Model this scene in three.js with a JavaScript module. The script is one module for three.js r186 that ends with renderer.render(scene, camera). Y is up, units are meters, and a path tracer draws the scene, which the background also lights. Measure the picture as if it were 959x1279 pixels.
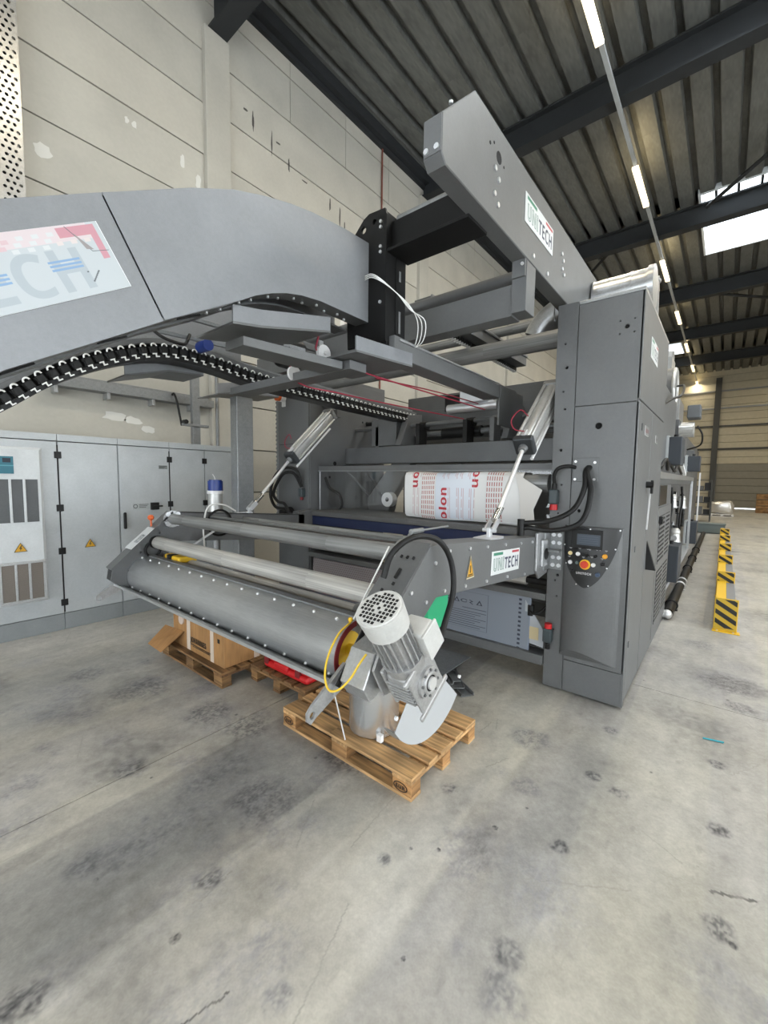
import * as THREE from 'three';
import { RoundedBoxGeometry } from 'three/addons/geometries/RoundedBoxGeometry.js';
import { mergeGeometries } from 'three/addons/utils/BufferGeometryUtils.js';
import { RectAreaLightUniformsLib } from 'three/addons/lights/RectAreaLightUniformsLib.js';

// ---------------------------------------------------------------- camera, sky, exposure
const scene = new THREE.Scene();
const camera = new THREE.PerspectiveCamera(101.66, 959 / 1279, 0.05, 200);
camera.position.set(0, 1.88, 0);
camera.rotation.set(-0.0783617, 0.684301, 0.0123109, 'YXZ');
scene.add(camera);
const renderer = new THREE.WebGLRenderer({ antialias: true });
renderer.toneMapping = THREE.LinearToneMapping;
renderer.toneMappingExposure = 0.88;
renderer.shadowMap.enabled = true;
RectAreaLightUniformsLib.init();
scene.background = new THREE.Color(0.84, 0.93, 1.0);      // bright overcast sky, enters through the roof lights
scene.backgroundIntensity = 5;

// roof lights: [x0, x1, z0, z1] openings in the roof, daylight falls through them
const SKYLIGHTS = [[-1.07, 1.93, -19.8, -15.7], [-1.07, 1.93, -8.9, -4.7], [-5.57, -2.57, 2.0, 5.0], [4.93, 7.93, -8.9, -4.7], [4.93, 7.93, 1.0, 5.0], [4.93, 7.93, -19.8, -15.7], [-4.07, -2.57, -33.6, -31.0]];
const DAY = 6.0, LAMP = 240, LAMP_UP = 14, FRONT = 2.6, SIDE = 2.5;
const FW = [-6.8, 5.6, 0.3, 4.6];   // window band in the end wall behind the viewer: x0, x1, y0, y1
const SW = [-13, 7, 0.4, 4.4];     // window band in the aisle side wall: z0, z1, y0, y1
for (const [x0, x1, z0, z1] of SKYLIGHTS) {
  const l = new THREE.RectAreaLight(new THREE.Color(0.93, 0.97, 1.0), DAY, x1 - x0 - 0.1, z1 - z0 - 0.1);
  l.position.set((x0 + x1) / 2, 10.62, (z0 + z1) / 2); l.rotation.x = -Math.PI / 2; l.castShadow = true; l.name = 'skylight_daylight'; scene.add(l);
}

{
  const l = new THREE.RectAreaLight(new THREE.Color(0.95, 0.98, 1.0), FRONT, FW[1] - FW[0], FW[3] - FW[2]);
  l.position.set((FW[0] + FW[1]) / 2, (FW[2] + FW[3]) / 2, 8.28); l.castShadow = true; l.name = 'window_daylight'; scene.add(l);   // faces -z, into the hall
  const s = new THREE.RectAreaLight(new THREE.Color(0.95, 0.98, 1.0), SIDE, SW[1] - SW[0], SW[3] - SW[2]);
  s.position.set(8.98, (SW[2] + SW[3]) / 2, (SW[0] + SW[1]) / 2); s.rotation.y = Math.PI / 2; s.castShadow = true; s.name = 'window_daylight_side'; scene.add(s);   // faces -x
}

// ---------------------------------------------------------------- helpers
let seed = 7;
const rnd = () => { seed = (seed * 1664525 + 1013904223) >>> 0; return seed / 4294967296; };
const rr = (a, b) => a + (b - a) * rnd();
const V = (x, y, z) => new THREE.Vector3(x, y, z);
const used = {};
function numbered(n) { const k = used[n] = (used[n] ?? -1) + 1; return k ? n + '_' + String(k).padStart(3, '0') : n; }
function fin(g, keep) {
  if (g.index) g = g.toNonIndexed();
  for (const k of Object.keys(g.attributes)) if (!['position', 'normal', 'uv'].includes(k)) g.deleteAttribute(k);
  if (!g.attributes.normal) g.computeVertexNormals();
  if (!keep) {
    const p = g.attributes.position, n = g.attributes.normal, uv = new Float32Array(p.count * 2), a = V(0, 0, 0);
    for (let i = 0; i < p.count; i += 3) {
      a.set(0, 0, 0);
      for (let k = 0; k < 3; k++) a.add(V(n.getX(i + k), n.getY(i + k), n.getZ(i + k)));
      const ax = Math.abs(a.x), ay = Math.abs(a.y), az = Math.abs(a.z);
      for (let k = 0; k < 3; k++) {
        const x = p.getX(i + k), y = p.getY(i + k), z = p.getZ(i + k), j = (i + k) * 2;
        if (ax >= ay && ax >= az) { uv[j] = z; uv[j + 1] = y; } else if (ay >= az) { uv[j] = x; uv[j + 1] = z; } else { uv[j] = x; uv[j + 1] = y; }
      }
    }
    g.setAttribute('uv', new THREE.BufferAttribute(uv, 2));
  }
  return g;
}
const bx = (x0, x1, y0, y1, z0, z1, r = 0.004) => {
  const w = x1 - x0, h = y1 - y0, d = z1 - z0;
  return new RoundedBoxGeometry(w, h, d, 1, Math.min(r, w / 2.1, h / 2.1, d / 2.1)).translate((x0 + x1) / 2, (y0 + y1) / 2, (z0 + z1) / 2);
};
const pb = (x0, x1, y0, y1, z0, z1) => new THREE.BoxGeometry(x1 - x0, y1 - y0, z1 - z0).translate((x0 + x1) / 2, (y0 + y1) / 2, (z0 + z1) / 2);
const UPV = V(0, 1, 0);
function orient(g, p, q) { const d = q.clone().sub(p); g.applyQuaternion(new THREE.Quaternion().setFromUnitVectors(UPV, d.clone().normalize())); return g.translate((p.x + q.x) / 2, (p.y + q.y) / 2, (p.z + q.z) / 2); }
const cyl = (p, q, r, seg = 20, r2 = r) => orient(new THREE.CylinderGeometry(r2, r, p.distanceTo(q), seg), p, q);
const bar = (p, q, w, d) => orient(new RoundedBoxGeometry(w, p.distanceTo(q), d, 1, Math.min(w, d) * 0.12), p, q);
const cx = (x0, x1, y, z, r, seg = 24) => cyl(V(x0, y, z), V(x1, y, z), r, seg);
const cz = (z0, z1, x, y, r, seg = 20) => cyl(V(x, y, z0), V(x, y, z1), r, seg);
const cy = (y0, y1, x, z, r, seg = 20, r2) => cyl(V(x, y0, z), V(x, y1, z), r, seg, r2);
const tube = (pts, r, n = 40, seg = 8) => new THREE.TubeGeometry(new THREE.CatmullRomCurve3(pts.map((p) => V(...p))), n, r, seg);
const torus = (c, axis, R, r, a = 24, b = 8) => { const g = new THREE.TorusGeometry(R, r, b, a); if (axis === 'x') g.rotateY(Math.PI / 2); if (axis === 'y') g.rotateX(Math.PI / 2); return g.translate(...c); };
const shape = (poly, holes = []) => { const s = new THREE.Shape(poly.map(([a, b]) => new THREE.Vector2(a, b))); for (const [a, b, r] of holes) { const h = new THREE.Path(); h.absarc(a, b, r, 0, Math.PI * 2, true); s.holes.push(h); } return s; };
const ext = (poly, d, bev = 0.003, holes) => new THREE.ExtrudeGeometry(shape(poly, holes), { depth: d - 2 * bev, bevelEnabled: bev > 0, bevelSize: bev, bevelThickness: bev, bevelOffset: -bev, bevelSegments: 1, curveSegments: 16 }).translate(0, 0, bev);
const M4 = new THREE.Matrix4();
const exYZ = (poly, x0, x1, bev, holes) => ext(poly, x1 - x0, bev, holes).applyMatrix4(M4.makeBasis(V(0, 0, 1), V(0, 1, 0), V(-1, 0, 0))).translate(x1, 0, 0);   // poly of [z, y]
const exXY = (poly, z0, z1, bev, holes) => ext(poly, z1 - z0, bev, holes).translate(0, 0, z0);                                                                  // poly of [x, y]
const exXZ = (poly, y0, y1, bev, holes) => ext(poly.map(([x, z]) => [x, -z]), y1 - y0, bev, holes).rotateX(-Math.PI / 2).translate(0, y0, 0);                    // poly of [x, z]

const origin = new WeakMap();
function tag(o, label, category, group, kind) { if (label) o.userData.label = label; if (category) o.userData.category = category; if (group) o.userData.group = group; if (kind) o.userData.kind = kind; return o; }
function thing(name, label, category, at, group, kind) {
  const o = new THREE.Group(); o.name = numbered(name); o.position.set(...at); scene.add(o); origin.set(o, V(...at)); return tag(o, label, category, group, kind);
}
function mesh(geos, mat, keep) {
  const list = (Array.isArray(geos) ? geos : [geos]).map((g) => fin(g, keep));
  const m = new THREE.Mesh(list.length > 1 ? mergeGeometries(list) : list[0], mat); m.castShadow = m.receiveShadow = true; return m;
}
function part(parent, name, geos, mat, label, keep) {
  const m = mesh(geos, mat, keep), o = origin.get(parent); m.geometry.translate(-o.x, -o.y, -o.z); m.name = name; parent.add(m); origin.set(m, o); if (label) m.userData.label = label; return m;
}
function single(name, label, category, geos, mat, group, kind, keep) {
  const m = mesh(geos, mat, keep), g = m.geometry; g.computeBoundingBox(); const b = g.boundingBox, c = [(b.min.x + b.max.x) / 2, b.min.y, (b.min.z + b.max.z) / 2];
  g.translate(-c[0], -c[1], -c[2]); m.position.set(...c); m.name = numbered(name); scene.add(m); origin.set(m, V(...c)); return tag(m, label, category, group, kind);
}
const struct = (name, geos, mat, label, category, keep) => { const m = single(name, label, category, geos, mat, null, 'structure', keep); return m; };
function copies(parent, name, geo, mat, spots, turn) {   // spots in world coordinates, one shared geometry
  const o = origin.get(parent), g = fin(geo);
  for (const [x, y, z, s = 1] of spots) { const m = new THREE.Mesh(g, mat); m.castShadow = m.receiveShadow = true; m.name = name; m.position.set(x - o.x, y - o.y, z - o.z); if (turn) m.rotation.set(...turn); m.scale.setScalar(s); parent.add(m); }
}
function copyOf(src, at, turn, label) { const c = src.clone(); c.name = numbered(src.name.replace(/_\d{3}$/, '')); c.userData = { ...src.userData }; if (label) c.userData.label = label; c.position.set(...at); if (turn !== undefined) c.rotation.y = turn; scene.add(c); return c; }
const BOLT = new THREE.CylinderGeometry(1, 1, 1, 8);
const boltX = fin(BOLT.clone().scale(0.011, 0.012, 0.011).rotateZ(Math.PI / 2)), boltZ = fin(BOLT.clone().scale(0.011, 0.012, 0.011).rotateX(Math.PI / 2)), boltY = fin(BOLT.clone().scale(0.011, 0.012, 0.011));

// ---------------------------------------------------------------- textures and materials
function vnoise(w, seedN) {   // tileable value noise on a w x w lattice
  let s = seedN >>> 0; const r = () => { s = (s * 1664525 + 1013904223) >>> 0; return s / 4294967296; };
  const a = new Float32Array(w * w).map(r);
  return (x, y) => { const xi = Math.floor(x), yi = Math.floor(y); let fx = x - xi, fy = y - yi; fx = fx * fx * (3 - 2 * fx); fy = fy * fy * (3 - 2 * fy); const m = (i, j) => a[(((j % w) + w) % w) * w + (((i % w) + w) % w)]; const p = m(xi, yi), q = m(xi + 1, yi), u = m(xi, yi + 1), v = m(xi + 1, yi + 1); return p + (q - p) * fx + (u - p) * fy + (p - q - u + v) * fx * fy; };
}
function dataTex(n, fn, srgb, rep = 1) {
  const d = new Uint8Array(n * n * 4);
  for (let j = 0; j < n; j++) for (let i = 0; i < n; i++) { const c = fn(i / n, j / n), k = (j * n + i) * 4; for (let q = 0; q < 3; q++) d[k + q] = Math.max(0, Math.min(255, Array.isArray(c) ? c[q] : c)); d[k + 3] = 255; }
  const t = new THREE.DataTexture(d, n, n); t.wrapS = t.wrapT = THREE.RepeatWrapping; t.magFilter = THREE.LinearFilter; t.minFilter = THREE.LinearMipmapLinearFilter; t.generateMipmaps = true; if (srgb) t.colorSpace = THREE.SRGBColorSpace; t.repeat.set(rep, rep); t.needsUpdate = true; return t;
}
const n8 = vnoise(8, 1), n16 = vnoise(16, 2), n64 = vnoise(64, 3), n128 = vnoise(128, 4), n256 = vnoise(256, 5);
const grain = dataTex(512, (u, v) => 238 + 9 * (n8(u * 8, v * 8) - 0.5) + 6 * (n64(u * 64, v * 64) - 0.5) + 7 * (n256(u * 256, v * 256) - 0.5), true, 1);
const peel = dataTex(256, (u, v) => 128 + 90 * (n64(u * 64, v * 64) - 0.5) + 60 * (n128(u * 128, v * 128) - 0.5), false, 4);
const brushed = dataTex(512, (u, v) => 225 + 9 * (n256(u * 16, v * 256) - 0.5) + 10 * (n64(u * 4, v * 64) - 0.5) + 10 * (n8(u * 8, v * 8) - 0.5), true, 2);
const streak = dataTex(512, (u, v) => 210 + 36 * (n256(u * 2, v * 256) - 0.5) + 44 * (n64(u * 2, v * 64) - 0.5) + 16 * (n16(u * 6, v * 16) - 0.5), true, 1);
const spangle = dataTex(512, (u, v) => 225 + 18 * (n64(u * 64, v * 64) - 0.5) + 14 * (n16(u * 16, v * 16) - 0.5) + 8 * (n256(u * 256, v * 256) - 0.5), true, 2);
const woodTex = dataTex(512, (u, v) => { const g = n64(u * 5, v * 64), k = n256(u * 12, v * 256), b = n8(u * 8, v * 8); const s = 0.72 + 0.28 * g + 0.12 * (k - 0.5) + 0.25 * (b - 0.5); return [215 * s, 175 * s, 124 * s]; }, true, 1);
const woodTexZ = woodTex.clone(); woodTexZ.rotation = Math.PI / 2; woodTexZ.needsUpdate = true;
const cardTex = dataTex(256, (u, v) => { const s = 0.94 + 0.1 * (n64(u * 64, v * 8) - 0.5) + 0.12 * (n8(u * 8, v * 8) - 0.5); return [186 * s, 142 * s, 92 * s]; }, true, 1.5);
const wallTex = dataTex(1024, (u, v) => { const s = 0.95 + 0.05 * (n8(u * 8, v * 8) - 0.5) + 0.03 * (n16(u * 16, v * 16) - 0.5) + 0.02 * (n128(u * 128, v * 128) - 0.5); return [230 * s, 226 * s, 214 * s]; }, true, 0.25);
const deckTex = dataTex(512, (u, v) => { const s = 0.95 + 0.12 * (n64(u * 64, v * 16) - 0.5) + 0.12 * (n16(u * 16, v * 4) - 0.5); return [150 * s, 152 * s, 148 * s]; }, true, 0.5);
function canvasTex(w, h, draw) { const c = document.createElement('canvas'); c.width = w; c.height = h; const g = c.getContext('2d'); draw(g, w, h); const t = new THREE.CanvasTexture(c); t.colorSpace = THREE.SRGBColorSpace; t.anisotropy = 4; return t; }
const std = (color, roughness, metalness = 0, extra = {}) => new THREE.MeshStandardMaterial({ color: new THREE.Color(...(Array.isArray(color) ? color : [color, color, color])), roughness, metalness, ...extra });
const phys = (color, roughness, metalness = 0, extra = {}) => new THREE.MeshPhysicalMaterial({ color: new THREE.Color(...(Array.isArray(color) ? color : [color, color, color])), roughness, metalness, ...extra });
const M = {
  paint: std([0.152, 0.156, 0.158], 0.46, 0.2, { map: grain, bumpMap: peel, bumpScale: 0.0002 }),
  paintDark: std([0.12, 0.125, 0.128], 0.48, 0.2, { map: grain }),
  shroud: std([0.26, 0.27, 0.286], 0.42, 0.2, { map: grain, bumpMap: peel, bumpScale: 0.0003 }),
  cabinet: std([0.5, 0.525, 0.535], 0.36, 0.1, { map: grain }),
  cabinetUnit: std([0.68, 0.71, 0.725], 0.42, 0, { map: grain }),
  plinth: std([0.26, 0.28, 0.29], 0.5, 0.1, { map: grain }),
  galv: std([0.6, 0.61, 0.62], 0.3, 0.7, { map: spangle }),
  galvDull: std([0.34, 0.35, 0.355], 0.45, 0.6, { map: spangle }),
  brushed: std([0.5, 0.51, 0.515], 0.34, 0.65, { map: brushed }),
  steel: std([0.6, 0.6, 0.59], 0.25, 1, { map: brushed }),
  chrome: std([0.72, 0.72, 0.72], 0.34, 0.55),
  alu: std([0.72, 0.72, 0.7], 0.32, 0.45, { map: brushed }),
  zinc: std([0.75, 0.76, 0.78], 0.35, 0.8),
  roller: std([0.4, 0.405, 0.4], 0.42, 0.4, { map: streak }),
  rollerPale: std([0.66, 0.64, 0.6], 0.45, 0.2, { map: streak }),
  rollerViolet: std([0.24, 0.24, 0.3], 0.5, 0.1, { map: streak }),
  black: phys(0.014, 0.45, 0, { specularIntensity: 0.5 }), rubber: phys(0.012, 0.55, 0, { specularIntensity: 0.4 }), hole: std(0.006, 0.9),
  blackPaint: phys(0.01, 0.5, 0, { map: grain, specularIntensity: 0.35 }),
  white: std(0.75, 0.5), motor: std([0.64, 0.64, 0.62], 0.45, 0.15, { map: grain }), castAlu: std([0.56, 0.56, 0.56], 0.42, 0.6, { map: spangle }),
  beam: phys([0.034, 0.037, 0.04], 0.6, 0, { map: grain, specularIntensity: 0.5 }), deck: std([0.55, 0.55, 0.55], 0.5, 0.35, { map: deckTex }),
  yellow: std([0.78, 0.48, 0.02], 0.45), amber: std([0.8, 0.38, 0.03], 0.4), red: std([0.5, 0.012, 0.015], 0.4), redDark: std([0.16, 0.01, 0.012], 0.6), orange: std([0.62, 0.11, 0.02], 0.35),
  blue: std([0.014, 0.024, 0.08], 0.5), blueCap: std([0.012, 0.035, 0.2], 0.35), green: std([0.02, 0.38, 0.17], 0.4), teal: std([0.03, 0.3, 0.36], 0.5),
  wood: std([0.95, 0.9, 0.84], 0.75, 0, { map: woodTex }), woodB: std([0.6, 0.54, 0.48], 0.8, 0, { map: woodTex }), woodZ: std([0.88, 0.82, 0.76], 0.78, 0, { map: woodTexZ }), woodOld: std([0.42, 0.36, 0.3], 0.85, 0, { map: woodTex }), woodOldZ: std([0.32, 0.26, 0.22], 0.85, 0, { map: woodTexZ }), block: std([0.7, 0.58, 0.47], 0.85, 0, { map: woodTex }),
  card: std([0.8, 0.76, 0.7], 0.8, 0, { map: cardTex }), cardIn: std([0.8, 0.72, 0.62], 0.85, 0, { map: cardTex }),
  wall: std([0.67, 0.67, 0.67], 0.85, 0, { map: wallTex }), wallB: std([0.64, 0.64, 0.64], 0.85, 0, { map: wallTex }), wallC: std([0.7, 0.695, 0.69], 0.85, 0, { map: wallTex }),
  backPanel: std([0.6, 0.55, 0.42], 0.6, 0, { map: grain }), door: std([0.28, 0.265, 0.22], 0.6, 0, { map: grain }), backSteel: std([0.06, 0.062, 0.06], 0.6),
  glass: phys(1, 0.03, 0, { transmission: 1, thickness: 0, ior: 1.45, transparent: true }), film: phys([0.85, 0.87, 0.88], 0.12, 0, { transmission: 0.6, thickness: 0, ior: 1.4 }),
  cable: phys(0.012, 0.45, 0, { specularIntensity: 0.5 }), wire: std([0.8, 0.8, 0.78], 0.5), redCord: std([0.3, 0.015, 0.04], 0.6), yellowCord: std([0.75, 0.5, 0.03], 0.45),
};
const plane = (name, parent, tex, c, w, h, turn, opts = {}) => {   // a thin printed sheet lying on its host, centre c, facing +z before the turn
  const m = new THREE.Mesh(new RoundedBoxGeometry(w, h, opts.t ?? 0.003, 1, 0.001), new THREE.MeshStandardMaterial({ color: opts.color ?? 0xffffff, roughness: 0.5 }));
  const f = new THREE.Mesh(new THREE.PlaneGeometry(w * 0.995, h * 0.995), new THREE.MeshStandardMaterial({ map: tex, color: 0xd8d8d8, roughness: opts.rough ?? 0.45, transparent: !!opts.alpha, alphaTest: opts.alpha ? 0.02 : 0 }));
  const g = opts.alpha ? f : m; if (!opts.alpha) { f.position.z = (opts.t ?? 0.003) / 2 + 0.0006; f.name = 'print'; m.add(f); }
  const o = origin.get(parent); g.name = name; g.position.set(c[0] - o.x, c[1] - o.y, c[2] - o.z); if (turn) g.rotation.set(...turn); g.castShadow = g.receiveShadow = f.receiveShadow = true; parent.add(g); if (opts.label) g.userData.label = opts.label; return g;
};
const FX = [0, Math.PI / 2, 0];   // turns a sheet to face +x
function logo(g, w, h) {   // white plate, pale outlined UNI with green bar, dark TECH with red bar
  g.fillStyle = '#eef1f1'; g.fillRect(0, 0, w, h);
  g.fillStyle = '#3f8f72'; g.fillRect(w * 0.05, h * 0.06, w * 0.32, h * 0.12); g.fillStyle = '#c8434f'; g.fillRect(w * 0.7, h * 0.06, w * 0.27, h * 0.1);
  g.font = 'bold ' + Math.round(h * 0.72) + 'px sans-serif'; g.textBaseline = 'alphabetic';
  const put = (s, x, ww, fill, stroke) => { g.save(); g.translate(x, h * 0.83); g.scale(ww / g.measureText(s).width, 1); g.fillStyle = fill; g.fillText(s, 0, 0); if (stroke) { g.strokeStyle = stroke; g.lineWidth = h * 0.035; g.strokeText(s, 0, 0); } g.restore(); };
  put('UNi', w * 0.05, w * 0.38, '#d5e0dc', '#6f8a84'); put('TECH', w * 0.44, w * 0.53, '#2a3350');
}
const logoTex = canvasTex(512, 224, logo);
const warnTex = canvasTex(128, 128, (g, w) => { g.clearRect(0, 0, w, w); const tri = (k, f) => { g.fillStyle = f; g.beginPath(); g.moveTo(64, 6 + k); g.lineTo(124 - k, 120 - k * 0.6); g.lineTo(4 + k, 120 - k * 0.6); g.closePath(); g.fill(); }; tri(0, '#5a4a18'); tri(9, '#f0b428'); g.fillStyle = '#5a4a18'; g.beginPath(); g.moveTo(70, 36); g.lineTo(50, 80); g.lineTo(62, 80); g.lineTo(56, 108); g.lineTo(80, 68); g.lineTo(67, 68); g.lineTo(80, 40); g.closePath(); g.fill(); });
const warnTall = canvasTex(96, 128, (g, w, h) => { g.fillStyle = '#e8ddc0'; g.beginPath(); g.moveTo(48, 2); g.lineTo(94, 126); g.lineTo(2, 126); g.closePath(); g.fill(); g.fillStyle = '#f0b020'; g.beginPath(); g.moveTo(48, 16); g.lineTo(84, 116); g.lineTo(12, 116); g.closePath(); g.fill(); g.strokeStyle = '#604c14'; g.lineWidth = 5; g.stroke(); g.fillStyle = '#604c14'; g.fillRect(40, 56, 14, 40); g.fillRect(24, 102, 48, 8); });

// ================================================================ THE HALL
const ZB = [2.15, -4.0, -10.15, -16.3, -22.45, -28.6, -34.75, -40.9], BAYS = [8.3, ...ZB];
const XL = -7, XR = 9, ZN = 8.3, ZF = -40.9, DECK = 10.25;
// floor: concrete slabs with saw-cut joints, one stain texture laid in metres
const FT = 12;   // the texture covers 12 x 12 m
const floorTex = (() => {
  const N = 2048, d = new Uint8Array(N * N * 4), S = N / FT;
  const a = vnoise(12, 11), b = vnoise(48, 12), c = vnoise(256, 13), e = vnoise(96, 14), s1 = vnoise(64, 15);
  const lum = new Float32Array(N * N), warm = new Float32Array(N * N);
  for (let j = 0; j < N; j++) for (let i = 0; i < N; i++) {
    const x = -8 + i / S, z = 2 - j / S, u = i / N, v = j / N;      // world position of the texel
    let L = 0.80 + 0.06 * (a(u * 12, v * 12) - 0.5) + 0.05 * (b(u * 48, v * 48) - 0.5) + 0.05 * (e(u * 96 * 2, v * 60) - 0.5) + 0.05 * (c(u * 256, v * 256) - 0.5) + 0.05 * (c(u * 700 + 3, v * 700) - 0.5) + 0.05 * (rnd() - 0.5);
    { const sp = c(u * 420 + 11, v * 180) * b(u * 150, v * 130); if (sp > 0.55) L -= 0.22 * (sp - 0.55); const ag = c(u * 620, v * 620 + 9) + 0.5 * b(u * 96, v * 96 + 5); if (ag < 0.38) L += 0.12 * (0.38 - ag); }
    L += 0.05 * (s1(u * 64, v * 6) - 0.5);                           // trowel streaks along the hall
    let W = 0.62 + 0.35 * (a(u * 12 + 5, v * 12 + 3) - 0.5) + 0.2 * (b(u * 48 + 9, v * 48) - 0.5);
    // worn lanes between x bounds: paler or darker bands of polished concrete
    const lane = (x0, x1, k) => { const w = 0.012 + 0.03 * b(v * 48, x0 * 3); const m = Math.max(0, Math.min(1, (x - x0) / w)) * Math.max(0, Math.min(1, (x1 - x) / w)); L += k * m * (0.75 + 0.5 * b(u * 48, v * 48)); if (k < 0) W -= m * 0.2; };
    lane(-2.62, -1.8, -0.095); lane(-1.78, -1.72, 0.03); lane(0.02, 0.4, -0.02); lane(-1.45, -0.95, 0.05); lane(-0.95, -0.5, -0.035); lane(-3.6, -2.85, -0.02);
    const dirt = Math.max(0, b(u * 24 + 3, v * 24 + 7) + 0.6 * a(u * 12 + 2, v * 12) - 1.0);
    L -= 0.3 * dirt * (0.4 + 1.2 * c(u * 300, v * 300)); W -= 0.3 * dirt;
    lum[j * N + i] = L; warm[j * N + i] = W;
  }
  const blot = (x, z, r, k, hard = 0.5, sq = 1) => {
    const ci = (x + 8) * S, cj = (2 - z) * S, R = r * S, ph = rr(0, 40);
    for (let j = Math.floor(cj - R * 1.5); j < cj + R * 1.5; j++) for (let i = Math.floor(ci - R * 1.5); i < ci + R * 1.5; i++) {
      if (i < 0 || j < 0 || i >= N || j >= N) continue;
      const dx = (i - ci) / R, dy = (j - cj) / R * sq, q = Math.hypot(dx, dy) + 0.35 * (b(i / N * 190 + ph, j / N * 190) - 0.5);
      const m = Math.max(0, Math.min(1, (1 - q) / hard)) * Math.max(0.15, Math.min(1.25, 1.7 * (0.5 * b(i / N * 420 + ph, j / N * 420 + ph) + 0.5 * c(i / N * 1100, j / N * 1100 + ph) + 0.5 * c(i / N * 2000 + ph, j / N * 700)) - 0.75));
      lum[j * N + i] -= 0.78 * k * m; warm[j * N + i] -= m * 0.5;
    }
  };
  const line = (x0, z0, x1, z1, w, k) => { const n = Math.ceil(Math.hypot(x1 - x0, z1 - z0) * S * 1.5); for (let t = 0; t <= n; t++) { const f = t / n, wob = 0.012 * (b(f * 14 + x0 * 7, z0 * 5) - 0.5), x = (x0 + (x1 - x0) * f + wob + 8) * S, y = (2 - (z0 + (z1 - z0) * f + wob)) * S, h = Math.max(0.5, w * S / 2); for (let dj = -Math.ceil(h); dj <= h; dj++) for (let di = -Math.ceil(h); di <= h; di++) { const i = Math.round(x + di), j = Math.round(y + dj); if (i >= 0 && j >= 0 && i < N && j < N && Math.hypot(di, dj) <= h + 0.4) lum[j * N + i] = Math.min(lum[j * N + i], 0.8 - k * (0.5 + 0.7 * c(i / 8, j / 8))); } } };
  // round worn marks left by machine feet, where the photograph shows them
  for (const [x, z, r, k] of [[-1.2, -1.5, 0.05, 0.4], [-0.558, -2.14, 0.055, 0.5], [-0.55, -2.82, 0.06, 0.45], [-0.4, -2.76, 0.06, 0.42], [0.08, -2.81, 0.06, 0.5], [0.082, -2.16, 0.075, 0.45], [-0.556, -1.5, 0.07, 0.32], [-0.53, -1.36, 0.1, 0.2], [-1.2, -2.13, 0.06, 0.35], [0.06, -3.48, 0.06, 0.35], [-0.57, -3.45, 0.06, 0.3], [0.13, -2.12, 0.02, 0.6], [-1.767, -0.9, 0.07, 0.35], [-1.15, -0.83, 0.06, 0.2], [-2.87, -0.95, 0.12, 0.25], [-1.98, -1.35, 0.22, 0.22], [-1.88, -1.99, 0.25, 0.3], [-2.3, -0.55, 0.1, 0.2], [-1.83, -0.23, 0.09, 0.45], [-1.636, -0.68, 0.03, 0.7], [-3.1, -1.6, 0.22, 0.3], [-3.9, -1.4, 0.25, 0.25], [-4.6, -1.2, 0.2, 0.2], [-2.7, -1.7, 0.18, 0.35], [0.15, -5.0, 0.3, 0.22], [0.2, -4.5, 0.12, 0.3], [-0.9, -1.8, 0.2, 0.12], [-1.3, -0.9, 0.15, 0.1], [0.5, -3.0, 0.15, 0.2], [-0.1, -6.0, 0.2, 0.15], [-1.0, -2.95, 0.16, 0.2], [-0.85, -2.45, 0.1, 0.18]]) blot(x, z, r, k);
  for (let k = 0; k < 130; k++) blot(rr(-7, 3), rr(-9.5, 1.5), rr(0.06, 0.3), rr(0.03, 0.12), 0.9);
  for (let k = 0; k < 60; k++) blot(rr(-4.5, -1.4), rr(-2.6, -0.2), rr(0.05, 0.22), rr(0.05, 0.15), 0.9, rr(0.5, 1.8));
  for (let k = 0; k < 60; k++) blot(rr(-5, 1.5), rr(-5, 0.5), rr(0.006, 0.016), rr(0.3, 0.7), 0.2);
  for (let k = 0; k < 420; k++) { const x = rr(-6, 3), z = rr(-8, 1), a0 = rr(-0.6, 0.6) + (rnd() < 0.3 ? 1.5 : 0), l = rr(0.06, 0.5); line(x, z, x + Math.sin(a0) * l, z - Math.cos(a0) * l, rr(0.001, 0.005), rr(0.02, 0.1)); }
  line(-1.42, -0.32, -1.3, -0.72, 0.006, 0.3); line(-2.35, -0.1, -2.28, -0.18, 0.008, 0.4); line(-0.5, -1.2, -0.2, -1.32, 0.012, 0.2); line(0.05, -2.35, 0.22, -2.42, 0.01, 0.3);
  for (let p = 0; p < N * N; p++) { const L = Math.max(0.12, Math.min(1, lum[p])), W = Math.max(0, Math.min(1, warm[p])); d[p * 4] = 255 * L * (0.9 + 0.028 * W); d[p * 4 + 1] = 255 * L * (0.888 + 0.016 * W); d[p * 4 + 2] = 255 * L * (0.885 - 0.055 * W); d[p * 4 + 3] = 255; }
  const t = new THREE.DataTexture(d, N, N); t.wrapS = t.wrapT = THREE.MirroredRepeatWrapping; t.magFilter = THREE.LinearFilter; t.minFilter = THREE.LinearMipmapLinearFilter; t.generateMipmaps = true; t.colorSpace = THREE.SRGBColorSpace; t.needsUpdate = true; return t;
})();
M.floor = std([0.8, 0.8, 0.8], 0.5, 0, { map: floorTex, bumpMap: grain, bumpScale: 0.0004 });
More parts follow.
